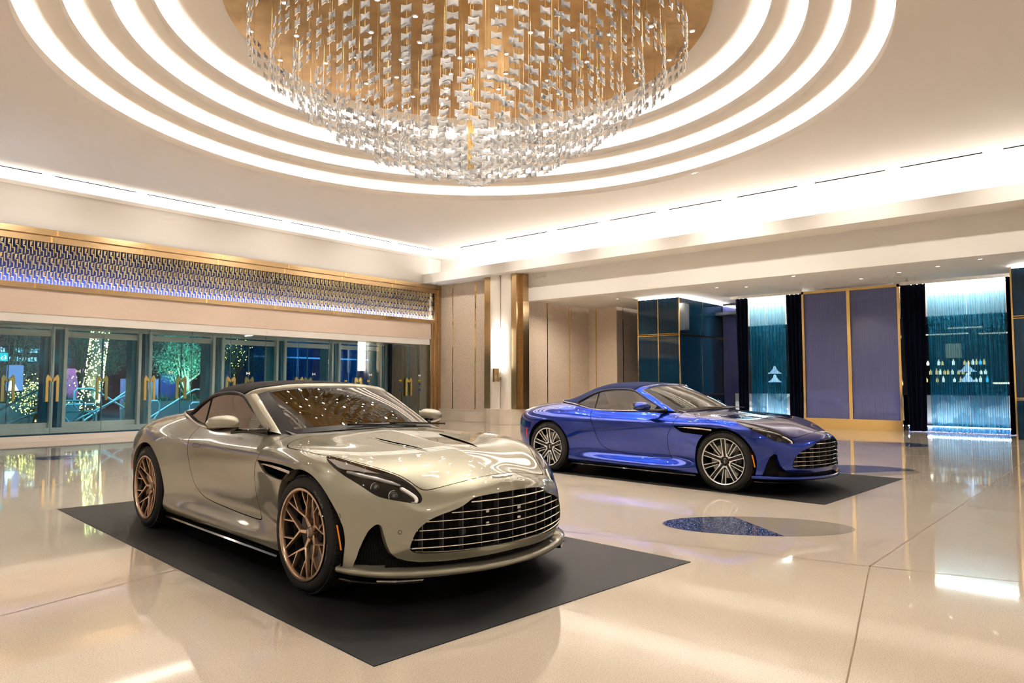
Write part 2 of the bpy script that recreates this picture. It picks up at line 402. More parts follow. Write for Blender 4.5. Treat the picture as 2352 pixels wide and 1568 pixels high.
def knots(D):
    d = np.sqrt((np.diff(D, axis=0)**2).sum(-1)); d = d.mean(1) if d.ndim > 1 else d
    return np.concatenate([[0], np.cumsum(np.maximum(d, 1e-3)**.7)])
def surf(net, nu, nv):
    net = np.asarray(net, float); tu = knots(net); tv = knots(net.transpose(1,0,2))
    def dense(t, n):
        seg = np.linspace(0, len(t)-1, n); return np.interp(seg, np.arange(len(t)), t)
    su, sv = dense(tu, nu), dense(tv, nv)
    A = spl(tu, net, su)                     # nu x K x 3
    return spl(tv, A.transpose(1,0,2), sv).transpose(1,0,2)
# stations: (x list or single x, [(y, z) x 11]) bottom -> centreline
def st(x, *yz):
    xs = x if isinstance(x, (list, tuple)) else [x]*len(yz)
    return [(a, b, c) for a, (b, c) in zip(xs, yz)]
NET = [
 st([-2.29,-2.31,-2.32,-2.325,-2.325,-2.31,-2.30,-2.30,-2.30,-2.29,-2.26], (0,.27),(0,.33),(0,.42),(0,.52),(0,.64),(0,.74),(0,.80),(0,.85),(0,.885),(0,.90),(0,.915)),
 st([-2.25,-2.275,-2.285,-2.29,-2.29,-2.275,-2.27,-2.265,-2.25,-2.23,-2.21], (.38,.27),(.39,.33),(.40,.42),(.41,.52),(.42,.64),(.42,.74),(.41,.80),(.38,.85),(.30,.888),(.15,.907),(0,.922)),
 st([-2.10,-2.125,-2.145,-2.155,-2.16,-2.155,-2.15,-2.145,-2.135,-2.125,-2.115], (.66,.25),(.69,.31),(.715,.40),(.735,.51),(.74,.63),(.73,.735),(.70,.80),(.62,.86),(.47,.898),(.23,.92),(0,.93)),
 st(-1.96, (.78,.22),(.83,.29),(.865,.39),(.885,.50),(.89,.62),(.875,.74),(.825,.835),(.715,.90),(.55,.94),(.28,.96),(0,.967)),
 st(-1.70, (.86,.20),(.905,.28),(.93,.38),(.945,.5),(.95,.62),(.935,.745),(.885,.855),(.775,.935),(.62,.98),(.33,1.0),(0,1.005)),
 st(-1.40, (.88,.19),(.925,.27),(.945,.38),(.96,.5),(.965,.62),(.952,.755),(.90,.86),(.80,.935),(.665,.993),(.35,1.018),(0,1.022)),
 st(-1.05, (.885,.18),(.92,.24),(.925,.34),(.935,.46),(.94,.62),(.928,.745),(.88,.85),(.80,.92),(.70,.975),(.35,1.0),(0,1.0)),
 st(-.70, (.885,.18),(.915,.235),(.87,.33),(.872,.46),(.888,.62),(.88,.745),(.84,.83),(.775,.89),(.715,.93),(.35,.95),(0,.95)),
 st(-.20, (.88,.18),(.905,.23),(.84,.33),(.85,.46),(.868,.62),(.868,.74),(.835,.815),(.78,.87),(.722,.910),(.35,.93),(0,.94)),
 st(.30, (.88,.18),(.90,.23),(.83,.33),(.842,.46),(.862,.62),(.872,.74),(.84,.815),(.782,.87),(.722,.915),(.35,.94),(0,.95)),
 st(.68, (.88,.18),(.90,.235),(.835,.335),(.85,.46),(.882,.62),(.90,.74),(.87,.813),(.80,.865),(.705,.905),(.35,.943),(0,.955)),
 st(1.03, (.885,.18),(.905,.25),(.895,.35),(.912,.48),(.933,.62),(.94,.74),(.905,.822),(.83,.870),(.66,.895),(.32,.918),(0,.93)),
 st(1.40, (.89,.19),(.925,.27),(.945,.37),(.957,.5),(.963,.63),(.960,.752),(.925,.82),(.84,.858),(.62,.866),(.27,.873),(0,.885)),
 st(1.72, (.885,.19),(.905,.26),(.92,.37),(.93,.49),(.935,.60),(.915,.685),(.868,.752),(.775,.795),(.57,.815),(.235,.833),(0,.845)),
 st([1.90,1.905,1.92,1.95,1.965,1.965,1.955,1.95,1.945,1.94,1.94], (.82,.21),(.83,.28),(.81,.37),(.785,.48),(.77,.56),(.745,.63),(.705,.68),(.62,.715),(.46,.742),(.20,.772),(0,.783)),
 st([2.10,2.115,2.13,2.14,2.135,2.115,2.085,2.07,2.06,2.055,2.055], (.63,.24),(.64,.29),(.64,.37),(.62,.45),(.605,.52),(.585,.575),(.555,.625),(.49,.662),(.36,.695),(.16,.732),(0,.745)),
 st([2.22,2.235,2.25,2.25,2.24,2.225,2.205,2.185,2.17,2.16,2.155], (.40,.25),(.405,.295),(.405,.37),(.41,.45),(.405,.525),(.395,.58),(.37,.62),(.32,.652),(.23,.682),(.11,.707),(0,.715)),
 st([2.285,2.295,2.305,2.305,2.30,2.29,2.275,2.26,2.245,2.235,2.23], (.20,.255),(.20,.30),(.20,.37),(.20,.45),(.20,.53),(.195,.59),(.185,.63),(.16,.655),(.12,.675),(.06,.688),(0,.693)),
 st([2.305,2.315,2.322,2.325,2.32,2.312,2.30,2.29,2.28,2.27,2.26], (0,.26),(0,.305),(0,.37),(0,.45),(0,.53),(0,.59),(0,.628),(0,.645),(0,.66),(0,.67),(0,.68)),
]

# ------------------------------------------------------------------ car builder
from mathutils.bvhtree import BVHTree
WB2, AZ = 1.4025, .357
def sdf_poly(P, poly):
    """signed distance, negative inside"""
    poly = np.asarray(poly, float); a = poly; b = np.roll(poly, -1, 0)
    d = np.full(len(P), 1e9); ins = np.zeros(len(P), bool)
    for (ax, ay), (bx, by) in zip(a, b):
        ex, ey = bx-ax, by-ay; wx, wy = P[:,0]-ax, P[:,1]-ay
        t = np.clip((wx*ex+wy*ey)/(ex*ex+ey*ey+1e-12), 0, 1)
        d = np.minimum(d, np.hypot(wx-ex*t, wy-ey*t))
        c = ((ay > P[:,1]) != (by > P[:,1])); xx = ax+(P[:,1]-ay)*ex/(ey if abs(ey) > 1e-12 else 1e-12)
        ins ^= c & (P[:,0] < xx)
    return np.where(ins, -d, d)
def smooth_poly(p, n=4):
    p = np.asarray(p, float)
    for _ in range(n and 2): 
        q = np.roll(p, -1, 0); p = np.stack([p*.75+q*.25, p*.25+q*.75], 1).reshape(-1, 2)
    return p
def clip(V, F, fld):
    """keep the part of polygon mesh (V, F) where fld < 0; returns (V, F)"""
    V = list(map(tuple, V)); val = list(fld); cache = {}; out = []
    def cut(i, j):
        k = (i, j) if i < j else (j, i)
        if k not in cache:
            a, b = val[k[0]], val[k[1]]; t = a/(a-b); p, q = V[k[0]], V[k[1]]
            V.append(tuple(p[c]+(q[c]-p[c])*t for c in range(3))); val.append(0.); cache[k] = len(V)-1
        return cache[k]
    for f in F:
        vs = [val[i] for i in f]
        if all(v < 0 for v in vs): out.append(f); continue
        if all(v >= 0 for v in vs): continue
        g = []
        for i, j in zip(f, f[1:]+f[:1]):
            if val[i] < 0: g.append(i)
            if (val[i] < 0) != (val[j] < 0): g.append(cut(i, j))
        if len(g) >= 3: out.append(tuple(g))
    used = sorted({i for f in out for i in f}); mp = {o: n for n, o in enumerate(used)}
    return np.array([V[i] for i in used]) if used else np.zeros((0,3)), [tuple(mp[i] for i in f) for f in out]
def split(V, F, fn):
    fld = fn(V); a = clip(V, F, fld); b = clip(V, F, -fld); return a, b          # inside, outside
def mirror(V, F):
    n = len(V); V2 = np.concatenate([V, V*np.array([1,-1,1])]); return V2, list(F)+[tuple(i+n for i in reversed(f)) for f in F]
def flip(V, F): return V*np.array([1,-1,1]), [tuple(reversed(f)) for f in F]
def weld(o, d=.0004):
    bm = bmesh.new(); bm.from_mesh(o.data); bmesh.ops.remove_doubles(bm, verts=bm.verts, dist=d); bm.to_mesh(o.data); bm.free(); return o
def part(V, F, name, m, parent, smooth=True, wl=.0004, solid=0.):
    o = MB().add(V, F).build(name, m, parent, smooth=smooth, recalc=False); weld(o, wl)
    if solid:
        md = o.modifiers.new('thickness', 'SOLIDIFY'); md.thickness = solid; md.offset = -1
    return o
_S = surf(NET, 330, 110)
_nu, _nv = _S.shape[:2]
BV = _S.reshape(-1, 3); BV[:,1] = np.maximum(BV[:,1], 0)
BF = [(i*_nv+j, i*_nv+j+1, (i+1)*_nv+j+1, (i+1)*_nv+j) for i in range(_nu-1) for j in range(_nv-1)]
BVH = BVHTree.FromPolygons([tuple(v) for v in BV], BF)
def on_side(x, z, off=0.):
    h = BVH.ray_cast(Vector((x, 3, z)), Vector((0,-1,0)))
    return (Vector(h[0]) + Vector((0, off, 0))) if h[0] else None
def on_top(x, y, off=0.):
    h = BVH.ray_cast(Vector((x, y, 3)), Vector((0,0,-1)))
    return (Vector(h[0]) + Vector((0, 0, off))) if h[0] else None
def on_front(y, z, off=0.):
    h = BVH.ray_cast(Vector((4, y, z)), Vector((-1,0,0)))
    return (Vector(h[0]) + Vector((off, 0, 0))) if h[0] else None
def mir(p): return [(x, -y, z) for x, y, z in p]
def resamp(p, n):
    p = np.asarray(p, float); d = np.concatenate([[0], np.cumsum(np.sqrt((np.diff(p, axis=0)**2).sum(1)))])
    return spl(d, p, np.linspace(0, d[-1], n))

P_COCK = [(.86,0),(.85,.2),(.80,.42),(.70,.60),(.55,.70),(.40,.712),(-.7,.712),(-1.0,.69),(-1.18,.655),(-1.33,.585),(-1.42,.42),(-1.46,.2),(-1.47,0),(-1.47,-.2),(.86,-.2)]
P_GRL = [(0,.30),(.184,.303),(.373,.297),(.536,.30),(.60,.303),(.637,.312),(.654,.326),(.657,.345),(.645,.395),(.628,.435),(.60,.466),(.56,.496),(.50,.52),(.44,.536),(.40,.548),(.36,.565),(.33,.583),(.30,.598),(.262,.607),(.132,.616),(0,.62),(-.2,.62),(-.2,.30)]
P_INT = [(.862,.17),(.858,.252),(.846,.314),(.828,.371),(.807,.433),(.787,.463),(.772,.474),(.760,.458),(.753,.41),(.745,.353),(.732,.313),(.705,.283),(.66,.266),(.60,.255),(.40,.246),(-.2,.25),(-.2,.17)]
P_HL = [(1.529,.863),(1.595,.883),(1.67,.882),(1.746,.866),(1.812,.840),(1.869,.813),(1.921,.785),(1.969,.749),(2.031,.688),(2.085,.621),(2.110,.582),(2.108,.565),(2.091,.555),(2.051,.559),(1.986,.584),(1.929,.616),(1.852,.669),(1.778,.726),(1.693,.776),(1.591,.815),(1.529,.843)]
P_VENT = [(.691,.752),(.942,.759),(1.137,.758),(1.268,.752),(1.345,.743),(1.251,.699),(1.182,.656),(.989,.663),(.831,.674),(.758,.712)]
P_HOOD = [(2.178,0),(2.172,.10),(2.147,.228),(2.117,.365),(2.10,.448),(2.078,.52),(2.045,.548),(1.984,.572),(1.924,.604),(1.848,.657),(1.774,.714),(1.689,.764),(1.59,.802),(1.53,.835),(1.49,.868),(1.40,.885),(1.20,.884),(1.08,.872),(1.0,.84),(.945,.79),(.905,.72),(.90,.60),(.935,.4),(.955,.2),(.96,0),(.96,-.2),(2.178,-.2)]
P_DOOR = [(.745,1.2),(.735,.87),(.715,.83),(.69,.76),(.655,.71),(.613,.65),(.594,.60),(.590,.48),(.597,.38),(.622,.342),(.66,.325),(.48,.322),(.118,.335),(-.275,.36),(-.42,.392),(-.50,.455),(-.53,.51),(-.566,.60),(-.60,.69),(-.636,.76),(-.67,.81),(-.70,.86),(-.715,.92),(-.72,1.2)]
P_TRUNK = [(-1.56,0),(-1.55,.25),(-1.54,.46),(-1.60,.53),(-1.80,.53),(-2.02,.50),(-2.10,.42),(-2.14,.2),(-2.15,0),(-2.15,-.2),(-1.56,-.2)]
GAP = .0028
def build_body():
    out = {}
    V, F = BV.copy(), BF
    arch = lambda cx, r: (lambda V: np.where(V[:,1] > .5, np.hypot(V[:,0]-cx, V[:,2]-AZ)-r, 1.))
    for cx, r in ((WB2, .395), (-WB2, .398)): V, F = split(V, F, arch(cx, r))[1]
    V, F = split(V, F, lambda V: np.where(V[:,2] > .80, sdf_poly(V[:,:2], P_COCK), 1.))[1]
    V, F = split(V, F, lambda V: np.where(V[:,0] > 1.95, sdf_poly(V[:,1:], smooth_poly(P_GRL)), 1.))[1]
    V, F = split(V, F, lambda V: np.where(V[:,0] > 1.70, sdf_poly(V[:,1:], P_INT), 1.))[1]
    out['liner'] = (V, F)
    hl, (V, F) = split(V, F, lambda V: np.where(V[:,2] > .54, sdf_poly(V[:,:2], smooth_poly(P_HL)), 1.)); out['hl'] = hl
    vt, (V, F) = split(V, F, lambda V: np.where(V[:,1] > .7, sdf_poly(V[:,[0,2]], P_VENT), 1.)); out['vent'] = vt
    for key, msk, ax, poly in (('hood', lambda V: V[:,2] > .6, [0,1], smooth_poly(P_HOOD)), ('door', lambda V: V[:,1] > .6, [0,2], smooth_poly(P_DOOR)), ('trunk', lambda V: V[:,2] > .85, [0,1], smooth_poly(P_TRUNK))):
        f = lambda V: np.where(msk(V), sdf_poly(V[:,ax], poly), 1.)
        V0, F0 = V, F
        out[key] = clip(V0, F0, f(V0)+GAP); V, F = clip(V0, F0, -f(V0)+GAP)
    out['body'] = (V, F)
    return out
BODY = build_body()

def rim_tyre(kind, car, x, y, side, m, turn=0., front=True):
    """wheel as a part of the car: local axis y; outer face towards +y then flipped by side"""
    wh = empty('wheel', (x, y*side, AZ)); wh.parent = car
    wh.rotation_euler = (0, 0, turn + (0 if side > 0 else PI))
    W = .275 if front else .30; Rt = .357
    y1 = 0.; y0 = -W                                   # outer face at local y=0
    tp = [(.268,y0+.02),(.285,y0+.004),(.315,y0),(.340,y0+.012),(.352,y0+.035),(.357,y0+.07),(.357,y1-.07),(.352,y1-.035),(.340,y1-.012),(.318,y1+.002),(.290,y1-.002),(.277,y1-.012),(.270,y1-.02)]
    ty = MB().lathe(tp, 96, axis='y').build('tyre', m['tyre'], wh, smooth=True, angle=50)
    tb = MB()
    for k in range(72):                                # tread blocks / shoulder sipes
        a = 2*PI*k/72; c, s = math.cos(a), math.sin(a)
        for yy in (y1-.045, y0+.045): tb.obox((.3545*c, yy, .3545*s), (.0042*c,0,.0042*s), (0,.024,0), (-s*.0125,0,c*.0125))
    for yy in (y1-.10, y0+.5*W, y0+.10): tb.lathe([(.3585,yy-.022),(.3585,yy+.022)], 72, axis='y')
    tb.build('tread', m['tyre'], wh)
    # sidewall lettering
    def ring_text(txt, r, a0, size, name, dy=.0025):
        o_mb = MB(); ang = a0
        for ch in txt:
            if ch == ' ': ang += size*.5/r; continue
            cu = bpy.data.curves.new('glyph', 'FONT'); cu.body = ch; cu.size = size; cu.align_x = 'CENTER'; cu.extrude = .0008; cu.resolution_u = 1
            ob = bpy.data.objects.new('glyph', cu); dg = bpy.context.evaluated_depsgraph_get(); me = ob.to_mesh()
            vs = [v.co.copy() for v in me.vertices]; fs = [tuple(p.vertices) for p in me.polygons]; ob.to_mesh_clear()
            wch = (max(v.x for v in vs)-min(v.x for v in vs)) if vs else size*.5
            ang += wch*.5/r
            er = Vector((math.cos(ang), 0, math.sin(ang))); et = Vector((-math.sin(ang), 0, math.cos(ang)))
            o_mb.add([er*(r+v.y)+et*(v.x)+Vector((0, dy+v.z, 0)) for v in vs], fs)
            ang += (wch*.5+size*.12)/r
            bpy.data.objects.remove(ob); bpy.data.curves.remove(cu)
        o_mb.build(name, m['letter'], ty)
    if side < 0:
        ring_text('MICHELIN', .302, R(118 if front else 60), .030, 'tyre_lettering')
        if front: ring_text('PILOT SPORT S 5', .300, R(183), .014, 'tyre_lettering')
    # rim barrel
    rb = MB().lathe([(.274,-.012),(.279,-.004),(.277,.001),(.268,.001),(.262,-.008),(.258,-.03),(.250,-.06),(.245,-.12),(.245,-W+.04),(.262,-W+.02),(.27,-W+.012)], 96, axis='y')
    rb.build('rim_barrel', m['rim_dark'], wh, smooth=True, angle=40)
    if kind == 'bronze': MB().lathe([(.272,-.006),(.2795,-.001),(.279,.003),(.266,.003),(.2605,-.006),(.259,-.02)], 96, axis='y').build('rim_lip', m['rim'], wh, smooth=True, angle=40)
    sp = MB(); ed = MB()
    def fn(rr):                                        # face profile depth: concave
        return -.012 - .055*max(0, 1-(rr/.25))**1.2
    def spoke(p, q, w0, w1, th=.030, mb=sp, n=8, dy=0.):
        """beam from p to q in polar face coordinates (x, z), following the concave face"""
        p, q = Vector(p), Vector(q); d = (q-p).normalized(); nn = Vector((-d.y, d.x)); rows = []
        for i in range(n+1):
            t = i/n; c = p.lerp(q, t); w = w0+(w1-w0)*t; yy = fn(c.length)+dy; a = c+nn*w; b = c-nn*w
            a2 = c+nn*w*.72; b2 = c-nn*w*.72
            rows.append([(a2.x,yy,a2.y),(a.x,yy-.006,a.y),(a.x*.99,yy-th,a.y*.99),(b.x*.99,yy-th,b.y*.99),(b.x,yy-.006,b.y),(b2.x,yy,b2.y)])
        mb.grid(rows, closed_v=True); k = len(mb.v); mb.f.append(tuple(range(k-6, k)))
    pol = lambda r, a: (r*math.cos(a), r*math.sin(a))
    if kind == 'bronze':
        for k in range(5):
            a = 2*PI*k/5
            spoke(pol(.035, a), pol(.105, a), .016, .010, .034)
            for s in (-1, 1):
                b = pol(.158, a+s*R(20)); spoke(pol(.098, a), b, .0092, .007, .03)
                spoke(b, pol(.264, a+s*R(30)), .0062, .0044, .026); spoke(b, pol(.264, a+s*R(12)), .0062, .0044, .026)
    else:
        for k in range(5):
            a = 2*PI*k/5 + PI/2+R(m.get('rot',0)); 
            for s in (-1, 1):                          # two machined edges of a long spoke
                t = Vector(pol(1, a+PI/2)); c0 = Vector(pol(.052, a))+t*s*.019; c1 = Vector(pol(.262, a))+t*s*.026
                spoke(c0, c1, .0048, .0048, .02, ed, dy=.004)
            spoke(pol(.03, a), pol(.262, a), .019, .026, .03)
            am = a+PI/5
            for s in (-1, 1):
                t = Vector(pol(1, am+PI/2)); c0 = Vector(pol(.095, am))+t*s*.014; c1 = Vector(pol(.262, am))+t*s*.024
                spoke(c0, c1, .0042, .0042, .02, ed, dy=.003)
            spoke(pol(.05, am), pol(.262, am), .010, .021, .028, dy=-.004)
            # V web that joins neighbouring long spokes
            for s in (-1, 1):
                t = Vector(pol(1, a+PI/2)); c0 = Vector(pol(.10, a))+t*s*.022; spoke(c0, pol(.062, am if s > 0 else am-2*PI/5), .004, .009, .02, ed, dy=.003)
        ed.lathe([(.2675,-.004),(.2755,.0035),(.2715,.0035),(.2635,-.004)], 96, axis='y')
        ed.build('machined_edge', m['rim_edge'], wh, smooth=True, angle=30)
    sp.build('spokes', m['rim'] if kind == 'bronze' else m['rim_dark'], wh, smooth=True, angle=35)
    hb = MB().lathe([(0,-.045),(.022,-.046),(.034,-.052),(.040,-.062),(.045,-.10),(.0,-.10)], 32, axis='y').build('centre_cap', m['cap'], wh, smooth=True, angle=35)
    MB().obox((0,-.0445,0),(.0035,0,0),(0,.001,0),(0,0,.024)).obox((0,-.0445,0),(.007,0,0),(0,.001,0),(0,0,.010)).build('wing_badge', m['chrome'], hb)
    MB().lathe([(.10,-.115),(.205,-.115),(.205,-.145),(.10,-.145)], 64, axis='y', closed=True).build('brake_disc', m['disc'], wh, smooth=True, angle=30)
    MB().lathe([(.02,-.085),(.085,-.09),(.10,-.13),(.10,-.2),(.02,-.2)], 32, axis='y').lathe([(0,-.16),(.245,-.16)],48,axis='y').build('hub', m['black'], wh, smooth=True, angle=30)
    # caliper (stays on the front / rear side of the disc)
    ca = MB(); n = 12; cs = 1 if side > 0 else -1
    for i in range(n):
        pass
    th0 = 0 if cs > 0 else PI
    arc = [th0+R(-38)+R(76)*i/n for i in range(n+1)] if front else [th0+PI+R(-32)+R(64)*i/n for i in range(n+1)]
    ca.grid([[ (r*math.cos(a), yy, r*math.sin(a)) for r, yy in ((.135,-.085),(.16,-.072),(.20,-.072),(.222,-.09),(.222,-.16),(.135,-.16))] for a in arc], closed_v=True)
    ca.build('brake_caliper', m['caliper'], wh, smooth=True, angle=35)
    return wh
def make_car(x, y, yaw, label, m, kind, steer=0.):
    car = empty('car', (x, y, .004), yaw); tag(car, label, 'car')
    B = BODY
    part(*mirror(*B['body']), 'body_shell', m['paint'], car)
    part(*mirror(*B['hood']), 'hood', m['paint'], car)
    part(*mirror(*B['trunk']), 'trunk_lid', m['paint'], car)
    for sd in (-1, 1):
        V, F = B['door'] if sd > 0 else flip(*B['door'])
        d = part(V, F, 'door', m['paint'], car)
        # flush handle: outline groove
        hp = [on_side(*q, .0004) for q in [(-.556,.792),(-.43,.789),(-.418,.786),(-.412,.775),(-.42,.766),(-.53,.765),(-.545,.768),(-.558,.78)]]
        hp = [(p.x, p.y*sd, p.z) for p in hp]
        MB().tube(hp, .0016, 6, closed=True).build('door_handle', m['black'], d)
    # dark liner just inside the skin, so panel gaps read dark
    V, F = B['liner']; cz = np.array([0, 0, .55]); Vi = V.copy(); Vi[:,1] = np.maximum(V[:,1]-.022, 0); Vi[:,2] = V[:,2]-.02*(V[:,2] > .7); Vi[:,0] = V[:,0]*.988
    keep = [f for f in F if not (np.mean([V[i][2] for i in f]) > .885 and .2 < np.mean([V[i][0] for i in f]) < .9) ]
    part(*mirror(Vi, keep), 'inner_liner', m['void'], car)
    MB().box(-2.1, 1.72, -.70, .70, .165, .20).box(-1.0,1.0,-.84,.84,.17,.26).build('floor_pan', m['black'], car)
    # wheel arches: rolled lip + well
    for sx, r in ((1, .395), (-1, .398)):
        for sd in (-1, 1):
            cx = WB2*sx; pts = []; 
            for i in range(61):
                a = R(-24)+R(228)*i/60; X, Z = cx+r*math.cos(a), AZ+r*math.sin(a)
                p = on_side(X, Z)
                if p is None or Z < .185: continue
                pts.append((X, p.y, Z, a))
            rows = [[(X, yy*sd, Z), (cx+(r-.004)*math.cos(a), (yy-.012)*sd, AZ+(r-.004)*math.sin(a)), (X, (yy-.05)*sd, Z)] for X, yy, Z, a in pts]
            MB().grid(rows).build('arch_lip', m['paint'], car, smooth=True)
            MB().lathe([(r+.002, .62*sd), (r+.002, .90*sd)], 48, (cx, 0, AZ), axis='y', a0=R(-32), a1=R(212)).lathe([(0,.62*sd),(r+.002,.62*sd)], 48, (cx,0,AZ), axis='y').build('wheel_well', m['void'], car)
    # sill blade
    for sd in (-1, 1):
        MB().grid([[(X, yy*sd, z) for yy, z in ((.84,.165),(.905,.158),(.915,.148),(.905,.143),(.84,.145))] for X in np.linspace(-.97, 1.02, 12)], closed_v=True).build('side_skirt', m['gloss_black'], car)
    # ---- headlights
    V, F = B['hl']
    for sd in (-1, 1):
        f = (lambda q: q) if sd > 0 else mir
        Vs, Fs = (V, F) if sd > 0 else flip(V, F)
        c = np.array([1.84, .735*sd, .69])
        hl = part(Vs*1.0, Fs, 'headlight', m['lens'], car)
        nrm = np.array([.35, .45*sd, .78]); nrm = nrm/np.linalg.norm(nrm)
        Vb = (Vs-c)*.97+c-nrm*.05; part(Vb, Fs, 'bucket', m['hl_dark'], hl)
        ring = smooth_poly(P_HL); edge = [on_top(px, py) for px, py in ring]; edge = [e for e in edge if e]
        E0 = np.array([(e.x, e.y*sd, e.z) for e in edge]); E1 = (E0-c)*.955+c-nrm*.006; E2 = (E0-c)*.965+c-nrm*.055
        MB().grid([list(map(tuple, E0)), list(map(tuple, E1)), list(map(tuple, E2))], closed_v=True).build('lamp_surround', m['black'], hl, smooth=True)
        def onl(px, py, d): 
            e = on_top(px, py); e = e or Vector((px,py,.65)); q = Vector((e.x, e.y*sd, e.z))-Vector(nrm)*d; return q
        # white light guide: bar across and hook round the front
        bar = [onl(*q, .010) for q in [(1.735,.842),(1.80,.80),(1.88,.735),(1.95,.67),(1.985,.635)]]
        hook = [onl(*q, .009) for q in [(1.995,.645),(2.03,.618),(2.062,.597),(2.083,.590),(2.090,.598),(2.075,.622)]]
        MB().tube(bar, [.008,.012,.012,.011,.006], 8).build('light_guide', m['drl'], hl, smooth=True)
        MB().tube([tuple(q) for q in resamp([tuple(q) for q in hook], 14)], [.006]+[.013]*11+[.006,.004], 8).build('light_guide', m['drl'], hl, smooth=True)
        wing = [onl(*q, .012) for q in [(1.545,.858),(1.60,.862),(1.66,.862),(1.70,.848)]]; wing2 = [onl(*q, .014) for q in [(1.56,.842),(1.62,.82),(1.72,.775),(1.86,.69)]]
        MB().grid([[tuple(a), tuple(b)] for a, b in zip(wing, wing2)]).build('reflector', m['pale'], hl, smooth=True)
        for px, py, rr in ((1.90, .755, .026), (1.99, .69, .028)):
            q = onl(px, py, .042); s_ = MB(); ax = Vector((.85, .25*sd, .25)).normalized()
            t1 = ax.orthogonal().normalized(); t2 = ax.cross(t1)
            rows = []
            for i in range(7):
                ph = PI/2*i/6; rows.append([tuple(q+ax*rr*math.sin(ph)+(t1*math.cos(2*PI*k/16)+t2*math.sin(2*PI*k/16))*rr*math.cos(ph)) for k in range(16)])
            s_.grid(rows, closed_v=True).build('projector', m['projector'], hl, smooth=True)
            s2 = MB(); s2.tube([tuple(q+(t1*math.cos(2*PI*k/16)+t2*math.sin(2*PI*k/16))*(rr+.005)) for k in range(16)], .004, 6, closed=True).build('projector_ring', m['silver'], hl, smooth=True)
    # ---- grille
    gx = lambda y: 2.305-.45*y*y
    gr = MB().grid([[(gx(y)-.10-.05*abs(y), y, z) for z in (.28,.62)] for y in np.linspace(-.66,.66,24)]).build('grille', m['mesh_black'], car, smooth=True)
    slz = [(.579,.318),(.5265,.437),(.484,.574),(.4355,.612),(.385,.636),(.3375,.648)]
    for z, hw in slz:
        pts = []
        for i in range(41):
            yy = -hw+2*hw*i/40; pts.append(yy)
        rows = [[(gx(yy)+.002, yy, z+.0035), (gx(yy)+.006, yy, z+.001), (gx(yy)+.006, yy, z-.003), (gx(yy)-.022, yy, z-.005), (gx(yy)-.022, yy, z+.001)] for yy in pts]
        MB().grid(rows, closed_v=True).build('grille_slat', m['chrome'], gr)
    rows = [[(gx(yy)+.002, yy, zz+.003), (gx(yy)+.007, yy, zz), (gx(yy)+.004, yy, zz-.004), (gx(yy)-.01, yy, zz-.003)] for yy, zz in [(q, .3075+.014*(abs(q)/.63)**6) for q in np.linspace(-.63,.63,41)]]
    MB().grid(rows, closed_v=True).build('grille_trim', m['chrome'], gr)
    for yy in (-.585,-.475,-.36,-.24,-.12,0,.12,.24,.36,.475,.585):
        zt = np.interp(abs(yy), [0,.26,.33,.40,.5,.56,.6,.63,.66], [.615,.603,.578,.545,.517,.49,.46,.42,.35])
        MB().box(gx(yy)-.05, gx(yy)-.012, yy-.003, yy+.003, .305, zt).build('grille_fin', m['fin'], gr)
    # rounded frame round the opening
    gp = [q for q in smooth_poly(P_GRL) if q[0] > .004]
    full = [(a, b) for a, b in gp]; full.sort(key=lambda q: math.atan2(q[1]-.43, q[0])); loop = full+[(-a, b) for a, b in reversed(full)]
    rows = []
    for a, b in loop:
        p = on_front(max(abs(a), .006), b); 
        if p is None: continue
        pin = ((a*.985), .445+(b-.445)*.965)
        rows.append([(p.x, a, b), (p.x-.006, a*.993, .445+(b-.445)*.985), (p.x-.05, pin[0], pin[1])])
    MB().grid(rows, closed_u=True).build('grille_frame', m['paint'], gr, smooth=True)
    # radiator details behind the grille
    for yy, zz in ((-.14,.42),(-.14,.50),(.14,.42),(.14,.49)): MB().box(gx(yy)-.095,gx(yy)-.085,yy-.014,yy+.014,zz-.012,zz+.012).build('radiator_bracket', m['silver'], gr)
    MB().lathe([(0,0),(.02,0),(.022,-.01),(0,-.01)], 20, (gx(.3)-.08,-.31,.395), axis='x').build('grille_sensor', m['fin'], gr)
    # ---- lower duct and side intakes
    dk = MB()
    dk.grid([[(2.24-.42*y*y-(.10*max(0,abs(y)-.55)), y, z) for z in (.17,.27)] for y in np.linspace(-.74,.74,30)])
    for sd in (-1,1):
        dk.grid([[(1.80,.85*sd,.17),(1.83,.80*sd,.30),(1.87,.745*sd,.42),(1.90,.715*sd,.49)],[(1.90,.76*sd,.17),(1.90,.73*sd,.30),(1.90,.70*sd,.40),(1.92,.70*sd,.49)],[(2.06,.60*sd,.17),(2.03,.62*sd,.27),(1.97,.68*sd,.38),(1.94,.69*sd,.49)]])
    dk.build('front_intake', m['mesh_black'], car, smooth=False)
    for sd in (-1,1):                                   # intake inner wall (painted return)
        ip = [(.858,.252),(.846,.314),(.828,.371),(.807,.433),(.787,.463),(.772,.474),(.760,.458),(.753,.41),(.745,.353),(.732,.313),(.705,.283),(.66,.266),(.60,.255),(.40,.246),(.2,.248),(0,.25)]
        rows = []
        for a, b in resamp([(q[0], q[1], 0) for q in ip], 40)[:, :2]:
            p = on_front(a, b)
            if p: rows.append([(p.x, a*sd, b), (p.x-.008, (a-.002)*sd, b-.002), (p.x-.045, (a-.012)*sd, b-.004)])
        MB().grid(rows).build('intake_edge', m['paint'], car, smooth=True)
    # ---- splitter
    path = resamp([(1.745,.915,0),(1.85,.895,0),(1.97,.835,0),(2.06,.765,0),(2.135,.675,0),(2.235,.477,0),(2.295,.30,0),(2.325,.14,0),(2.33,0,0)], 44)
    full = [(p[0], -p[1]) for p in path]+[(p[0], p[1]) for p in path[::-1]][1:]
    rows = []
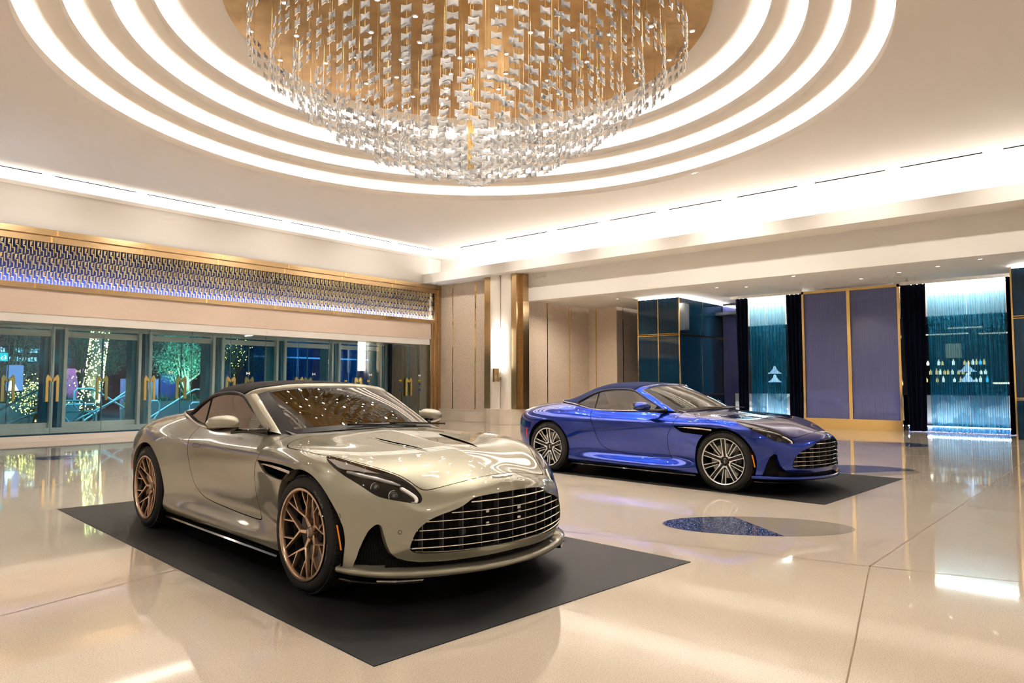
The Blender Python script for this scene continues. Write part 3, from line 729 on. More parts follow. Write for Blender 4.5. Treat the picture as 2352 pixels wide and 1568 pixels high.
    for i, (a, b) in enumerate(full):
        p0 = full[max(i-1,0)]; p1 = full[min(i+1,len(full)-1)]; t = Vector((p1[0]-p0[0], p1[1]-p0[1])).normalized(); n_ = Vector((t.y, -t.x))
        if n_.dot(Vector((a-1.2, b))) < 0: n_ = -n_
        k = min(1, abs(b)/.9); up = .222 if abs(b) > .86 else .207+.012*k; lo = .170+.012*k**4
        g = lambda o_, z: (a+n_.x*o_, b+n_.y*o_, z)
        inn = -.15+.10*max(0, min(1, (abs(b)-.70)/.2))
        rows.append([g(inn, up+.012), g(-.03, up), g(-.006, up-.004), g(0, up-.014), g(-.002, lo+.008), g(-.012, lo), g(inn, lo)])
    MB().grid(rows).build('front_splitter', m['paint'], car, smooth=True, angle=50)
    for sd in (-1,1):
        MB().grid([[(a, b*sd, .156), (a+.012, (b+.004)*sd, .150), (a, b*sd, .142), (a-.05, (b-.05)*sd, .146)] for a, b in [(1.76,.90),(1.86,.885),(1.98,.82),(2.08,.73),(2.16,.60)]], closed_v=True).build('splitter_fin', m['gloss_black'], car)
    # ---- side vent with strake
    V, F = B['vent']
    for sd in (-1, 1):
        Vs, Fs = (V, F) if sd > 0 else flip(V, F); Vv = Vs.copy(); Vv[:,1] -= .045*sd*np.clip((Vs[:,0]-.69)/.12, 0, 1)
        sv = part(Vv, Fs, 'side_vent', m['void'], car)
        rim = [on_side(*q) for q in P_VENT]; 
        MB().grid([[(q.x, q.y*sd, q.z), (q.x, (q.y-.05)*sd, q.z)] for q in rim], closed_u=True).build('vent_edge', m['paint'], sv)
        st_ = [on_side(*q, -.004) for q in [(.775,.733),(.93,.734),(1.10,.728),(1.265,.718)]]
        MB().grid([[(q.x, (q.y+.004)*sd, q.z+h1) if 0 else (q.x, (q.y+d_)*sd, q.z+h1) for h1, d_ in ((h, 0),(h*.3,.006),(-h*.6,.006),(-h,-.002))] for q, h in zip(st_, (.002,.008,.010,.010))], closed_v=True).build('vent_strake', m['trim'], sv)
        # orange side marker
        mk = [on_side(*q, .001) for q in [(1.752+.022*t_, .458-.143*t_) for t_ in np.linspace(0,1,14)]]
        MB().grid([[(q.x-.003, q.y*sd, q.z), (q.x+.004, (q.y+.005)*sd, q.z), (q.x+.013, (q.y-.001)*sd, q.z)] for q in mk]).build('side_marker', m['amber'], car, smooth=True)
        rf = [on_side(*q, .001) for q in [(-1.835,.62),(-1.838,.57),(-1.842,.52),(-1.845,.48)]]
        MB().grid([[(q.x-.014, (q.y-.003)*sd, q.z), (q.x, (q.y+.004)*sd, q.z), (q.x+.012, q.y*sd, q.z)] for q in rf]).build('rear_reflector', m['red'], car, smooth=True)
        # tail light
        tl = [on_side(*q, .002) for q in [(-2.02,.855),(-2.06,.825),(-2.085,.78),(-2.10,.72)]]
        tl = [q for q in tl if q]
        MB().grid([[(q.x-.035, (q.y-.035)*sd, q.z+.005), (q.x, q.y*sd, q.z), (q.x+.02, (q.y+.004)*sd, q.z-.004)] for q in tl]).build('tail_light', m['red'], car, smooth=True)
        # parking sensors
        for q in ((1.772,.908,.511), (2.07,.694,.429)):
            p = Vector((q[0], q[1]*sd, q[2])); n_ = Vector((q[0]-1.3, q[1]*sd*1.1 if q[0] > 2 else q[1]*sd*3, 0)).normalized(); t1 = Vector((0,0,1)); t2 = n_.cross(t1)
            MB().tube([tuple(p+n_*.002+(t1*math.cos(2*PI*k/16)+t2*math.sin(2*PI*k/16))*.011) for k in range(16)], .0015, 5, closed=True).build('parking_sensor', m['black'], car)
    # ---- hood vents
    for sd in (-1, 1):
        a = [on_top(*q, .0015) for q in [(x_, float(np.interp(x_,[1.215,1.30,1.45,1.60,1.72],[.293,.284,.262,.24,.222]))) for x_ in np.linspace(1.215,1.72,24)]]
        hw = [float(np.interp(t_,[0,.2,.5,.8,1],[.008,.022,.024,.017,.002])) for t_ in np.linspace(0,1,24)]
        rows = [[(q.x, (q.y+w_)*sd, q.z+.0015), (q.x, (q.y-w_)*sd, q.z+.0015)] for q, w_ in zip(a, hw)]
        MB().grid(rows).build('hood_vent', m['void'], car)
        rows = [[(q.x, (q.y+w_+.004)*sd, q.z), (q.x, (q.y+w_)*sd, q.z+.0035), (q.x, (q.y+w_-.003)*sd, q.z+.0)] for q, w_ in zip(a, hw)]
        MB().grid(rows).build('vent_lip', m['paint'], car, smooth=True)
    # winged badge on the nose
    wing = [(0,-.012),(.010,-.014),(.022,-.006),(.05,-.008),(.075,.0),(.088,.012),(.083,.018),(.05,.014),(.02,.016),(0,.016)]
    P = [(a, b) for a, b in wing]+[(-a, b) for a, b in reversed(wing[:-1])][:-1]
    bd = MB(); base = []
    for a, b in P:
        q = on_top(2.215-b*1.15, abs(a), .007); base.append((q.x, a, q.z))
    n_ = len(base); bd.add(base+[(x_, y_, z_-.006) for x_, y_, z_ in base], [tuple(range(n_))]+[(i, (i+1) % n_, n_+(i+1) % n_, n_+i) for i in range(n_)])
    bo = bd.build('winged_badge', m['badge'], car)
    cu = bpy.data.curves.new('glyph', 'FONT'); cu.body = 'ASTON MARTIN'; cu.size = .0105; cu.align_x = 'CENTER'; cu.extrude = .0002; cu.resolution_u = 1
    ob = bpy.data.objects.new('glyph', cu); me = ob.to_mesh(); vs = [v.co.copy() for v in me.vertices]; fs = [tuple(p_.vertices) for p_ in me.polygons]; ob.to_mesh_clear()
    bpy.data.objects.remove(ob); bpy.data.curves.remove(cu)
    qz = lambda xx, yy: (on_top(xx, abs(yy), .0048) or Vector((0,0,.7))).z
    MB().add([(2.220-v.y, v.x, qz(2.220-v.y, v.x)+v.z) for v in vs], fs).build('badge_lettering', m['black'], bo)
    # ---- windscreen, pillars, header
    WN = np.array([[(.90,0,.945),(.885,.2,.944),(.845,.4,.938),(.76,.57,.925),(.63,.69,.912)],[(.54,0,1.118),(.53,.2,1.115),(.50,.38,1.105),(.44,.54,1.086),(.35,.655,1.058)],[(.15,0,1.258),(.145,.2,1.255),(.125,.36,1.246),(.10,.50,1.228),(.07,.615,1.197)]], float)
    def cosine_v(net, nu, nv):
        full = np.concatenate([net[:, ::-1]*np.array([1,-1,1]), net[:, 1:]], 1); return surf(full, nu, nv)
    WS = cosine_v(WN, 24, 61)
    i0, i1, j0, j1 = 2, 22, 5, 55
    MB().grid(WS[i0:i1+1, j0:j1+1].tolist()).build('windscreen', m['glass'], car, smooth=True)
    fr = MB()
    for r_ in (WS[:i0+1, :], WS[i1:, :], WS[i0:i1+1, :j0+1], WS[i0:i1+1, j1:]): fr.grid(r_.tolist())
    fr.build('windscreen_border', m['frit'], car, smooth=True)
    HD = [(.095,0,1.283),(.09,.2,1.281),(.07,.36,1.272),(.04,.52,1.252),(.005,.62,1.228),(-.035,.678,1.188)]
    HDr = resamp(HD[::-1], 31); HDf = np.concatenate([HDr*np.array([1,-1,1]), HDr[::-1][1:]])
    top = WS[-1]; tr_ = resamp(top.tolist(), len(HDf))
    mid = (HDf+tr_)/2+np.array([.012,0,.010])
    MB().grid([list(map(tuple, tr_)), list(map(tuple, mid)), list(map(tuple, HDf))]).build('header_rail', m['paint'], car, smooth=True)
    for sd in (-1, 1):
        A = resamp([tuple(q) for q in WS[:, 0 if sd < 0 else -1]], 20)
        Bc = resamp([(.46,.735*sd,.932),(.20,.708*sd,1.066),(.04,.687*sd,1.152),(-.035,.678*sd,1.188)], 20)
        k0 = 3
        M_ = (A+Bc)/2+np.array([.012,.014*sd,.008])
        pl = MB().grid([list(map(tuple, A)), list(map(tuple, A*.75+M_*.25+np.array([.003,.003*sd,.004]))), list(map(tuple, M_)), list(map(tuple, Bc*.75+M_*.25+np.array([0,.003*sd,.001]))), list(map(tuple, Bc)), list(map(tuple, Bc+np.array([.02,-.03*sd,-.01])))])
        pl.build('windscreen_pillar', m['paint'], car, smooth=True)
    # cowl below the glass + wipers
    MB().grid([[(x_+.005, y_, .915+.02*(1-abs(y_)/.7)), (x_+.09, y_, .905+.02*(1-abs(y_)/.7))] for x_, y_ in [(.63+.27*(1-(abs(y)/.69)**2), y) for y in np.linspace(-.69,.69,31)]]).build('cowl', m['black'], car, smooth=True)
    for y_a, y_b in ((.30,-.28),(.60,.10)):
        MB().tube([(.915,y_a,.95),(.88,(y_a+y_b)/2,.965),(.845,y_b,.975)], .007, 6).build('wiper', m['gloss_black'], car)
    # ---- soft top
    ST = np.array([[(.085,0,1.287),(.07,.25,1.280),(.045,.45,1.266),(.0,.60,1.238),(-.045,.682,1.190)],
      [(-.30,0,1.308),(-.30,.25,1.302),(-.31,.46,1.286),(-.32,.62,1.25),(-.34,.688,1.200)],
      [(-.65,0,1.298),(-.65,.25,1.291),(-.63,.46,1.270),(-.62,.62,1.225),(-.61,.695,1.172)],
      [(-.98,0,1.235),(-.97,.25,1.225),(-.92,.46,1.195),(-.86,.62,1.14),(-.83,.703,1.092)],
      [(-1.23,0,1.152),(-1.21,.25,1.14),(-1.15,.45,1.112),(-1.06,.61,1.06),(-.985,.705,1.012)],
      [(-1.42,0,1.078),(-1.405,.25,1.070),(-1.36,.43,1.052),(-1.27,.58,1.03),(-1.12,.685,1.0)],
      [(-1.53,0,1.042),(-1.52,.25,1.040),(-1.49,.42,1.035),(-1.42,.56,1.03),(-1.33,.635,1.028)]], float)
    SS = cosine_v(ST, 60, 61)
    so = MB().grid(SS.tolist()).build('soft_top', m['fabric'], car, smooth=True)
    md = so.modifiers.new('thickness', 'SOLIDIFY'); md.thickness = .02; md.offset = -1
    # ---- side glass, seals, belt trim
    zb = lambda x_: float(np.interp(x_, [-1.03,-.88,-.70,-.4,-.05,.31,.46], [1.0,.955,.925,.916,.918,.932,.938]))
    zt = lambda x_: float(spl([-1.04,-.83,-.61,-.34,-.10,.02,.12,.25,.46], np.array([[1.0],[1.092],[1.168],[1.196],[1.19],[1.155],[1.10],[1.035],[.938]]), [x_])[0,0])
    for sd in (-1, 1):
        rows = []; xs = np.linspace(-1.02, .445, 40)
        gy = lambda x_, z_: (.712-.035*max(0,(z_-.92))/.27)-.002
        for x_ in xs:
            b_, t_ = zb(x_), max(zt(x_), zb(x_)+.002)
            rows.append([(x_, gy(x_, b_+(t_-b_)*k/6)*sd, b_+(t_-b_)*k/6) for k in range(7)])
        MB().grid(rows).build('side_window', m['side_glass'], car, smooth=True)
        MB().tube([(x_, (gy(x_, zt(x_))+.004)*sd, zt(x_)+.006) for x_ in xs], .013, 8).tube([(x_, (gy(x_, zb(x_))+.002)*sd, zb(x_)) for x_ in xs], .008, 6).build('window_seal', m['seal'], car, smooth=True)
        MB().tube([(-.70,gy(0,.93)*sd,.925),(-.665,gy(0,1.05)*sd,1.05),(-.64,gy(0,1.15)*sd,1.15)], .008, 6).build('window_divider', m['seal'], car)
        tr2 = resamp([(.50,.745,.932),(.30,.746,.925),(-.05,.746,.915),(-.40,.745,.911),(-.68,.738,.917),(-.86,.725,.944),(-1.0,.714,.973),(-1.13,.696,.992),(-1.26,.665,1.006),(-1.36,.62,1.018),(-1.44,.54,1.03),(-1.50,.40,1.036),(-1.535,.2,1.038),(-1.545,0,1.039)], 70)
        rows = []
        for i, q in enumerate(tr2):
            t_ = Vector(tr2[min(i+1,69)]-tr2[max(i-1,0)]).normalized(); up = Vector((0,0,1)); side_ = Vector((t_.y, -t_.x, 0)).normalized() if abs(t_.x)+abs(t_.y) > 0 else Vector((0,1,0))
            if side_.y < 0 and abs(side_.y) > abs(side_.x): side_ = -side_
            if side_.x > 0 and abs(side_.x) >= abs(side_.y): side_ = -side_
            c_ = Vector(q); ring = []
            for k in range(8):
                a_ = 2*PI*k/8; w_ = c_+side_*(.013*math.cos(a_))+up*(.010*math.sin(a_)); ring.append((w_.x, w_.y*sd, w_.z))
            rows.append(ring)
        MB().grid(rows, closed_v=True).build('belt_trim', m['trim'], car, smooth=True)
        # mirror
        mr = empty('door_mirror', (.27, .965*sd, .985)); mr.parent = car
        hs = MB(); rows = []
        for i in range(15):
            u = -1+2*i/14; yy = .120*u; 
            k = max(0.02, (1-abs(u)**2.6))**.5; fw = .125*k*(1-.18*u); zz = .064*k*(1-.12*u)
            ring = []
            for j in range(20):
                a_ = 2*PI*j/20; cx_, cz_ = math.cos(a_), math.sin(a_); X = (fw*cx_ if cx_ > 0 else .045*cx_*k); Z = zz*(abs(cz_)**.85)*(1 if cz_ > 0 else -1)
                ring.append((X-.02, yy*sd, Z))
            rows.append(ring)
        hs.grid(rows, closed_v=True); hs.f.append(tuple(range(20))); k_ = len(hs.v); hs.f.append(tuple(range(k_-20, k_)))
        V_, F_ = np.array(hs.v), hs.f
        up_ = clip(V_, F_, -(V_[:,2]+.022)); dn_ = clip(V_, F_, (V_[:,2]+.018))
        part(*up_, 'mirror_cap', m['paint'], mr); part(*dn_, 'mirror_base', m['gloss_black'], mr)
        MB().add([(-.062, y_*sd, z_) for y_, z_ in ((-.09,-.04),(.09,-.035),(.085,.04),(-.085,.045))], [(0,1,2,3)]).build('mirror_glass', m['chrome'], mr)
        MB().tube([(.02,-.05*sd,-.055),(.06,-.12*sd,-.052),(.15,-.18*sd,-.052),(.25,-.222*sd,-.05)], [.020,.016,.017,.026], 10).build('mirror_arm', m['gloss_black'], mr, smooth=True)
        MB().add([(.49,.722*sd,.925),(.28,.722*sd,.925),(.36,.71*sd,.995)], [(0,1,2)]).build('quarter_trim', m['gloss_black'], car)
    # ---- cabin
    MB().grid([[(x_, y_, z_) for x_, z_ in ((.80,.90),(.55,.955),(.42,.95),(.38,.86),(.42,.70))] for y_ in np.linspace(-.66,.66,9)]).build('dashboard', m['dash'], car, smooth=True)
    MB().box(-1.25,.75,-.66,.66,.28,.32).box(-1.2,.5,-.12,.12,.32,.62).box(-1.3,-1.15,-.62,.62,.32,.95).build('cabin_tub', m['dash'], car)
    for sd in (-1,1):
        MB().box(-1.0,.6,.64*sd-.02,.64*sd+.02,.3,.90).build('door_card', m['leather'], car, bevel=.01)
        se = empty('seat', (-.30,.36*sd,.32)); se.parent = car
        MB().box(-.22,.28,-.24,.24,0,.16).build('seat_cushion', m['leather'], se, bevel=.04)
        MB().prism([(-.22,.10),(-.10,.12),(-.30,.66),(-.40,.66)], -.23, .23, lambda a,b,h: (a,h,b)).build('seat_back', m['leather'], se, bevel=.03)
        MB().prism([(-.32,.64),(-.27,.64),(-.33,.84),(-.41,.84)], -.12, .12, lambda a,b,h: (a,h,b)).build('headrest', m['leather'], se, bevel=.025)
    sw = MB().tube([(.24+.06*math.cos(t_)*0-.065*math.sin(t_)*.45, .36+.18*math.cos(t_), .86+.165*math.sin(t_)) for t_ in np.linspace(0,2*PI,28)[:-1]], .014, 8, closed=True)
    sw.obox((.25,.36,.86),(.02,0,0),(0,.15,0),(0,0,.025)).obox((.26,.36,.82),(.02,0,0),(0,.03,0),(0,0,.08)); sw.build('steering_wheel', m['dash'], car, smooth=True, angle=40)
    MB().obox((.13,0,1.19),(.01,0,0),(0,.11,0),(0,0,.03)).build('rear_view_mirror', m['gloss_black'], car, bevel=.008)
    # ---- wheels
    for sx in (1, -1):
        for sd in (-1, 1):
            rim_tyre(kind, car, WB2*sx, (.945 if sx > 0 else .945), sd, m, steer if sx > 0 else 0., sx > 0)
    return car

C_blk = mat('car_black', (.006,.006,.006), .55)
C_gloss = mat('gloss_black', (.012,.010,.009), .08, coat=.6)
C_tyre = mat('tyre_rubber', (.018,.017,.0165), .7, spec=.25)
C_letter = mat('tyre_letter', (.12,.115,.11), .5)
C_chrome = mat('chrome', (.92,.90,.87), .10, 1.)
C_silver = mat('satin_silver', (.70,.66,.62), .25, 1.)
C_glass = glassy('windscreen_glass', (.45,.55,.48), .10)
C_side = glassy('side_window_glass', (.55,.64,.58), .42)
C_lens = glassy('lamp_lens_cover', (.97,.97,.97), .02)
C_mesh = mat('grille_mesh', (.008,.008,.008), .6)
def honey():
    n, l, b = nodes(C_mesh); tc = n.new('ShaderNodeTexCoord'); v = n.new('ShaderNodeTexVoronoi'); v.inputs['Scale'].default_value = 90; v.inputs['Randomness'].default_value = 0.; l.new(tc.outputs['Object'], v.inputs['Vector'])
    r = n.new('ShaderNodeValToRGB'); r.color_ramp.elements[0].position = .4; r.color_ramp.elements[0].color = (.002,.002,.002,1); r.color_ramp.elements[1].position = .55; r.color_ramp.elements[1].color = (.010,.009,.008,1); b.inputs['Specular IOR Level'].default_value = .1
    l.new(v.outputs['Distance'], r.inputs[0]); l.new(r.outputs[0], b.inputs['Base Color'])
honey()
C_fin = mat('grille_fin_grey', (.07,.07,.075), .3)
C_hld = mat('lamp_bucket', (.05,.045,.042), .3)
C_drl = mat('light_guide_white', (.98,.95,.92), .25, spec=.8)
C_proj = mat('projector_glass', (.20,.21,.22), .03, .7, coat=1.)
C_amber = mat('amber_lens', (.95,.30,.01), .2)
C_red = mat('red_lens', (.55,.01,.015), .15, coat=.5)
C_disc = mat('brake_disc_steel', (.45,.44,.43), .3, 1.)
C_badge = mat('badge_white', (.92,.90,.88), .25, .5)
def paint(name, col, flake, metal=.5, rough=.28, cior=1.8):
    m = mat(name, col, rough, metal, coat=1., spec=.5)
    n, l, b = nodes(m); b.inputs['Coat IOR'].default_value = cior; b.inputs['Specular IOR Level'].default_value = .0; b.inputs['Coat Roughness'].default_value = .01
    fr = n.new('ShaderNodeLayerWeight'); fr.inputs['Blend'].default_value = .35
    mx = n.new('ShaderNodeMix'); mx.data_type = 'RGBA'; mx.inputs[6].default_value = (*col, 1); mx.inputs[7].default_value = (*flake, 1)
    l.new(fr.outputs['Facing'], mx.inputs[0]); l.new(mx.outputs[2], b.inputs['Base Color'])
    return m
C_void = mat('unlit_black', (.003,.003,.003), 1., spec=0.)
C_frit = mat('frit_black', (.018,.014,.012), .5, spec=.15)
common = dict(void=C_void, frit=C_frit, black=C_blk, gloss_black=C_gloss, tyre=C_tyre, letter=C_letter, chrome=C_chrome, silver=C_silver, glass=C_glass, lens=C_lens, mesh_black=C_mesh, fin=C_fin, hl_dark=C_hld, drl=C_drl, projector=C_proj, amber=C_amber, red=C_red, disc=C_disc, badge=C_badge, pale=mat('lamp_pale_insert', (.88,.82,.79), .3), side_glass=C_side)
C_champ = paint('champagne_paint', (.315,.298,.222), (.20,.187,.137), .5, .36, 2.05)
C_blue = paint('blue_paint', (.0,.022,.27), (.0,.008,.11), .85, .22, 1.6)
C_bronze = mat('bronze_rim', (.62,.445,.32), .25, .9)
mc = dict(common); mc.update(paint=C_champ, rim=C_bronze, rim_dark=C_gloss, rim_edge=C_chrome, cap=mat('cap_bronze', (.22,.15,.10), .3, .8), caliper=mat('caliper_bronze', (.50,.33,.20), .35, .5), trim=mat('champagne_trim', (.80,.74,.66), .15, .9),
          fabric=mat('soft_top_black', (.010,.0075,.0065), .95, spec=.2), seal=C_blk, leather=mat('cream_leather', (.42,.33,.22), .5), dash=mat('dark_brown_dash', (.045,.022,.014), .5))
mb_ = dict(common); mb_.update(paint=C_blue, rim=C_gloss, rim_dark=mat('rim_black', (.012,.012,.013), .25, .3), rim_edge=mat('machined_alloy', (.90,.88,.87), .3, .35), cap=C_gloss, caliper=mat('caliper_black', (.015,.015,.015), .3), trim=mat('bright_trim', (.88,.84,.82), .12, 1.),
          fabric=mat('soft_top_blue', (.005,.010,.045), .95, spec=.2), seal=C_blk, leather=mat('ivory_leather', (.62,.55,.42), .5), dash=mat('ivory_dash', (.35,.31,.25), .5))
make_car(3.4619, 5.1588, -1.6349, 'champagne metallic convertible with black soft top and bronze wheels on the nearer mat', mc, 'bronze')
mb_['rot'] = 0
make_car(8.9967, 4.9193, -1.6405, 'royal blue convertible with navy soft top on the farther mat', mb_, 'ten')
# ---- mats under the cars
M_mat = mat('black_vinyl_mat', (.007,.0065,.0065), .55, spec=.25); add_noise(M_mat, (.006,.0055,.0055), (.009,.0085,.008), 3)
def carmat(corners, label):
    c = sum((Vector((*p, 0)) for p in corners), Vector())/4
    o = MB().prism([(p[0]-c.x, p[1]-c.y) for p in corners], 0, .004, lambda a,b,h: (a,b,h)).build('floor_mat', M_mat); o.location = c
    tag(o, label, 'mat', 'black display mats')
carmat([(2.04,2.60),(4.70,2.375),(5.06,8.02),(2.405,8.25)], 'black rectangular display mat under the champagne convertible')
carmat([(7.83,2.40),(10.66,2.24),(11.0,7.9),(8.19,8.07)], 'black rectangular display mat under the blue convertible')

# ================================================================== glass doors on the left
M_pane = glassy('door_glass', (.90,.97,.98), .0, fm=.7)
M_pane2 = glassy('outer_door_glass', (.72,.94,.98), .0, fm=.6)
M_frame = mat('grey_white_frame', (.85,.87,.84), .35)
M_fblue = mat('blue_reveal', (.11,.30,.42), .3)
M_bow = mat('frosted_white', (.75,.82,.82), .5)
M_yel = mat('yellow_sticker', (.85,.55,.01), .4); M_bst = mat('blue_sticker', (.01,.08,.45), .4)
M_hand = mat('handle_gold', (.78,.60,.22), .28, .9)
def bow(x, y, z, s=.05, parent=None, m=None, name='bow_decal'):
    return MB().prism([(-s,-s*.8),(0,-s*.12),(s,-s*.8),(s,s*.8),(0,s*.12),(-s,s*.8)], 0, .002, lambda a,b,h: (x+a, y-h, z+b)).build(name, m or M_bow, parent)
def mhandle(x, y, parent):
    for sd in (-1, 1):
        P = [(.02,.92),(.075,.92),(.075,1.24),(.085,1.36),(.15,1.47),(.17,1.41),(.17,.92),(.20,.90),(.20,1.42),(.15,1.50),(.105,1.44),(.02,1.30),(.035,1.22)]
        P = [(.20,.88),(.20,1.42),(.15,1.50),(.014,1.40),(.014,1.33),(.115,1.37),(.115,.88)]
        MB().prism([(a*.66, b) for a, b in P], -.035, .02, lambda a,b,h: (x+sd*a, y-.045+h, b)).box(x+sd*.09-.006, x+sd*.09+.006, y-.02, y, 1.0, 1.02).build('door_handle', M_hand, parent, bevel=.003)
hx = [3.03+2.12*k for k in range(7)]
for k, xc in enumerate(hx):
    d = struct(MB().box(xc-1.055, xc-.004, 18.42, 18.432, .16, 2.68).box(xc+.004, xc+1.055, 18.42, 18.432, .16, 2.68).build('door_%d' % (k+1), M_pane))
    mhandle(xc, 18.42, d)
    MB().box(xc-1.063, xc-1.057, 18.41, 18.44, .16, 2.86).box(xc-.003, xc+.003, 18.41, 18.44, .16, 2.86).build('glass_joint', M_fblue, d)
    bow(xc+.53, 18.418, 1.58, .055, d)
# outer framed storefront
px = [5.52-1.97*k for k in range(2,0,-1)] + [5.52+1.97*k for k in range(6)]
oframe = struct(MB().box(X0, 15.4, 19.25, 19.40, 2.60, 2.75).box(X0, 15.4, 19.20, 19.40, .10, .24).build('door_frame_outer', M_frame)); oframe.name = 'trim_4'
for k, xp in enumerate(px):
    for s in (-1, 1):
        MB().box(xp+s*.135-.035, xp+s*.135+.035, 19.22, 19.42, .10, 2.74).build('post', M_frame, oframe)
    MB().box(xp+.02, xp+.10, 19.30, 19.9, .2, 2.72).build('reveal', M_fblue, oframe)
    if k < len(px)-1:
        d = struct(MB().box(xp+.17, xp+1.80, 19.36, 19.37, .24, 2.60).build('window_%d' % (k+1), M_pane2))
        MB().box(xp+.17,xp+1.80,19.33,19.40,2.42,2.56).box(xp+.17,xp+1.80,19.33,19.40,.24,.36).build('sash', M_frame, d)
        MB().box(xp+.975,xp+.99,19.34,19.385,.36,2.42).build('meeting_stile', M_fblue, d)
        MB().box(xp+1.70,xp+1.80,19.40,19.75,.3,2.5).build('reveal', M_fblue, d)
        mhandle(xp+.98, 19.36, d)
# dark last bay with stickers
M_dglass = mat('dark_bronze_glass', (.035,.04,.035), .12, .6)
lb = struct(MB().box(15.5, 16.68, 18.95, 19.05, .30, 2.62).build('door_8', M_dglass))
MB().box(15.45,15.52,18.9,19.1,.12,2.66).box(16.66,16.80,18.85,19.1,.12,2.70).box(15.5,16.7,18.9,19.1,.12,.34).build('frame', M_blk, lb)
MB().box(16.06,16.075,18.94,18.951,.34,2.6).box(15.5,16.68,18.94,18.951,1.95,1.965).build('glass_joint', M_blk, lb)
for a in (15.42, 16.28): bow(a, 18.41, 1.40, .05, hx and lb, M_yel, 'bow_sticker'); MB().lathe([(0,0),(.03,0)], 20, (a+.02,18.405,1.28), axis='y').lathe([(0,0),(.035,0)], 20, (a+.03,18.405,1.08), axis='y').build('round_sticker', M_bst, lb)
for a in (13.2, 14.08): bow(a, 18.41, 1.38, .045, lb, M_yel, 'bow_sticker'); MB().lathe([(0,0),(.026,0)], 20, (a,18.405,1.27), axis='y').build('round_sticker', M_bst, lb)
struct(MB().box(16.68,16.9,18.5,19.4,0,2.9).box(16.9,17.4,18.4,20,0,4.9).build('wall_corner', M_pink))
vest = struct(MB().box(X0, 17, 18.5, 19.3, 2.87, 2.95).box(X0,17,18.5,20.6,2.95,3.4).build('ceiling_vestibule', M_white))

# ================================================================== outside, night
M_pave = mat('night_paving', (.10,.14,.15), .5)
ground = struct(MB().box(-10, 60, 20.2, 60, -.3, .10).build('ground', M_pave))
M_rail = mat('pale_rail', (.62,.80,.82), .4, .0)
def rail(x, y, flip=1, hgt=.95, z0=.1, ln=1.3):
    o = MB()
    f = lambda a, b: (x+flip*a, y, z0+b)
    o.tube([f(-ln,.1), f(0,hgt*.93), f(.15,hgt), f(.5,hgt), f(.57,hgt-.08), f(.57,hgt*.55), f(.33,hgt*.25), f(.33,0)], .028, 8)
    o.tube([f(0,0), f(0,hgt*.5), f(.08,hgt*.58), f(.75,hgt*.58), f(.82,hgt*.5), f(.82,hgt*.28), f(.6,0)], .024, 8)
    r = o.build('stair_handrail', M_rail, smooth=True, angle=50); return r
lab = ['pale bent stair handrail outside the doors, leftmost in view','pale bent stair handrail before the light-strung bush','pale bent stair handrail left of the light-wrapped trunk','pale bent stair handrail in front of the light-wrapped trunk','pale bent stair handrail just right of the light-wrapped trunk','pale bent stair handrail under the brightly lit tree']
for k, (x, y, fl_, hg) in enumerate([(5.5,21.4,1,1.0),(6.3,21.7,1,.72),(7.35,22.2,-1,1.05),(7.9,21.9,1,.85),(8.4,22.5,1,1.15),(10.3,22.8,1,1.0)]):
    tag(rail(x, y, fl_, hg), lab[k], 'handrail', 'stair handrails outside')
M_led2 = emat('rail_light', (.95,1,1), 40)
M_plant = mat('planter_wall', (.10,.16,.16), .5)
def planter(x0, x1, y, lb_):
    t = MB().box(x0, x1, y, y+.5, .1, .72).build('planter', M_plant); tag(t, lb_, 'planter')
    rnd = random.Random(int(x0*10)); mb = MB()
    for _ in range(int((x1-x0)*200)):
        px_, py_ = rnd.uniform(x0, x1), rnd.uniform(y+.05, y+.45); a = rnd.uniform(0, 2*PI); h = rnd.uniform(.12,.34); l = rnd.uniform(.05,.2)
        b = Vector((px_, py_, .7)); t1 = b+Vector((math.cos(a)*l, math.sin(a)*l, h)); w_ = Vector((-math.sin(a), math.cos(a), 0))*.014
        mb.add([b-w_, b+w_, t1], [(0,1,2)])
    g = mb.build('grass_tufts', M_grass, t, recalc=False); g['kind'] = 'stuff'
M_grass = mat('planter_grass', (.03,.12,.05), .6)
planter(4.6, 7.6, 24.4, 'low dark planter wall with grass left of the light-wrapped trunk')
planter(8.7, 14.5, 23.6, 'low dark planter wall with grass under the brightly lit tree')
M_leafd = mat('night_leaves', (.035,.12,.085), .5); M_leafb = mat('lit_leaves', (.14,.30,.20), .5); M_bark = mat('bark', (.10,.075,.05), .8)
M_fairy = emat('fairy_light', (1.,.58,.12), 7)
def dot(mb, p, r):
    x_, y_, z_ = p; mb.add([(x_+r,y_,z_),(x_-r,y_,z_),(x_,y_+r,z_),(x_,y_-r,z_),(x_,y_,z_+r),(x_,y_,z_-r)], [(0,2,4),(2,1,4),(1,3,4),(3,0,4),(2,0,5),(1,2,5),(3,1,5),(0,3,5)])
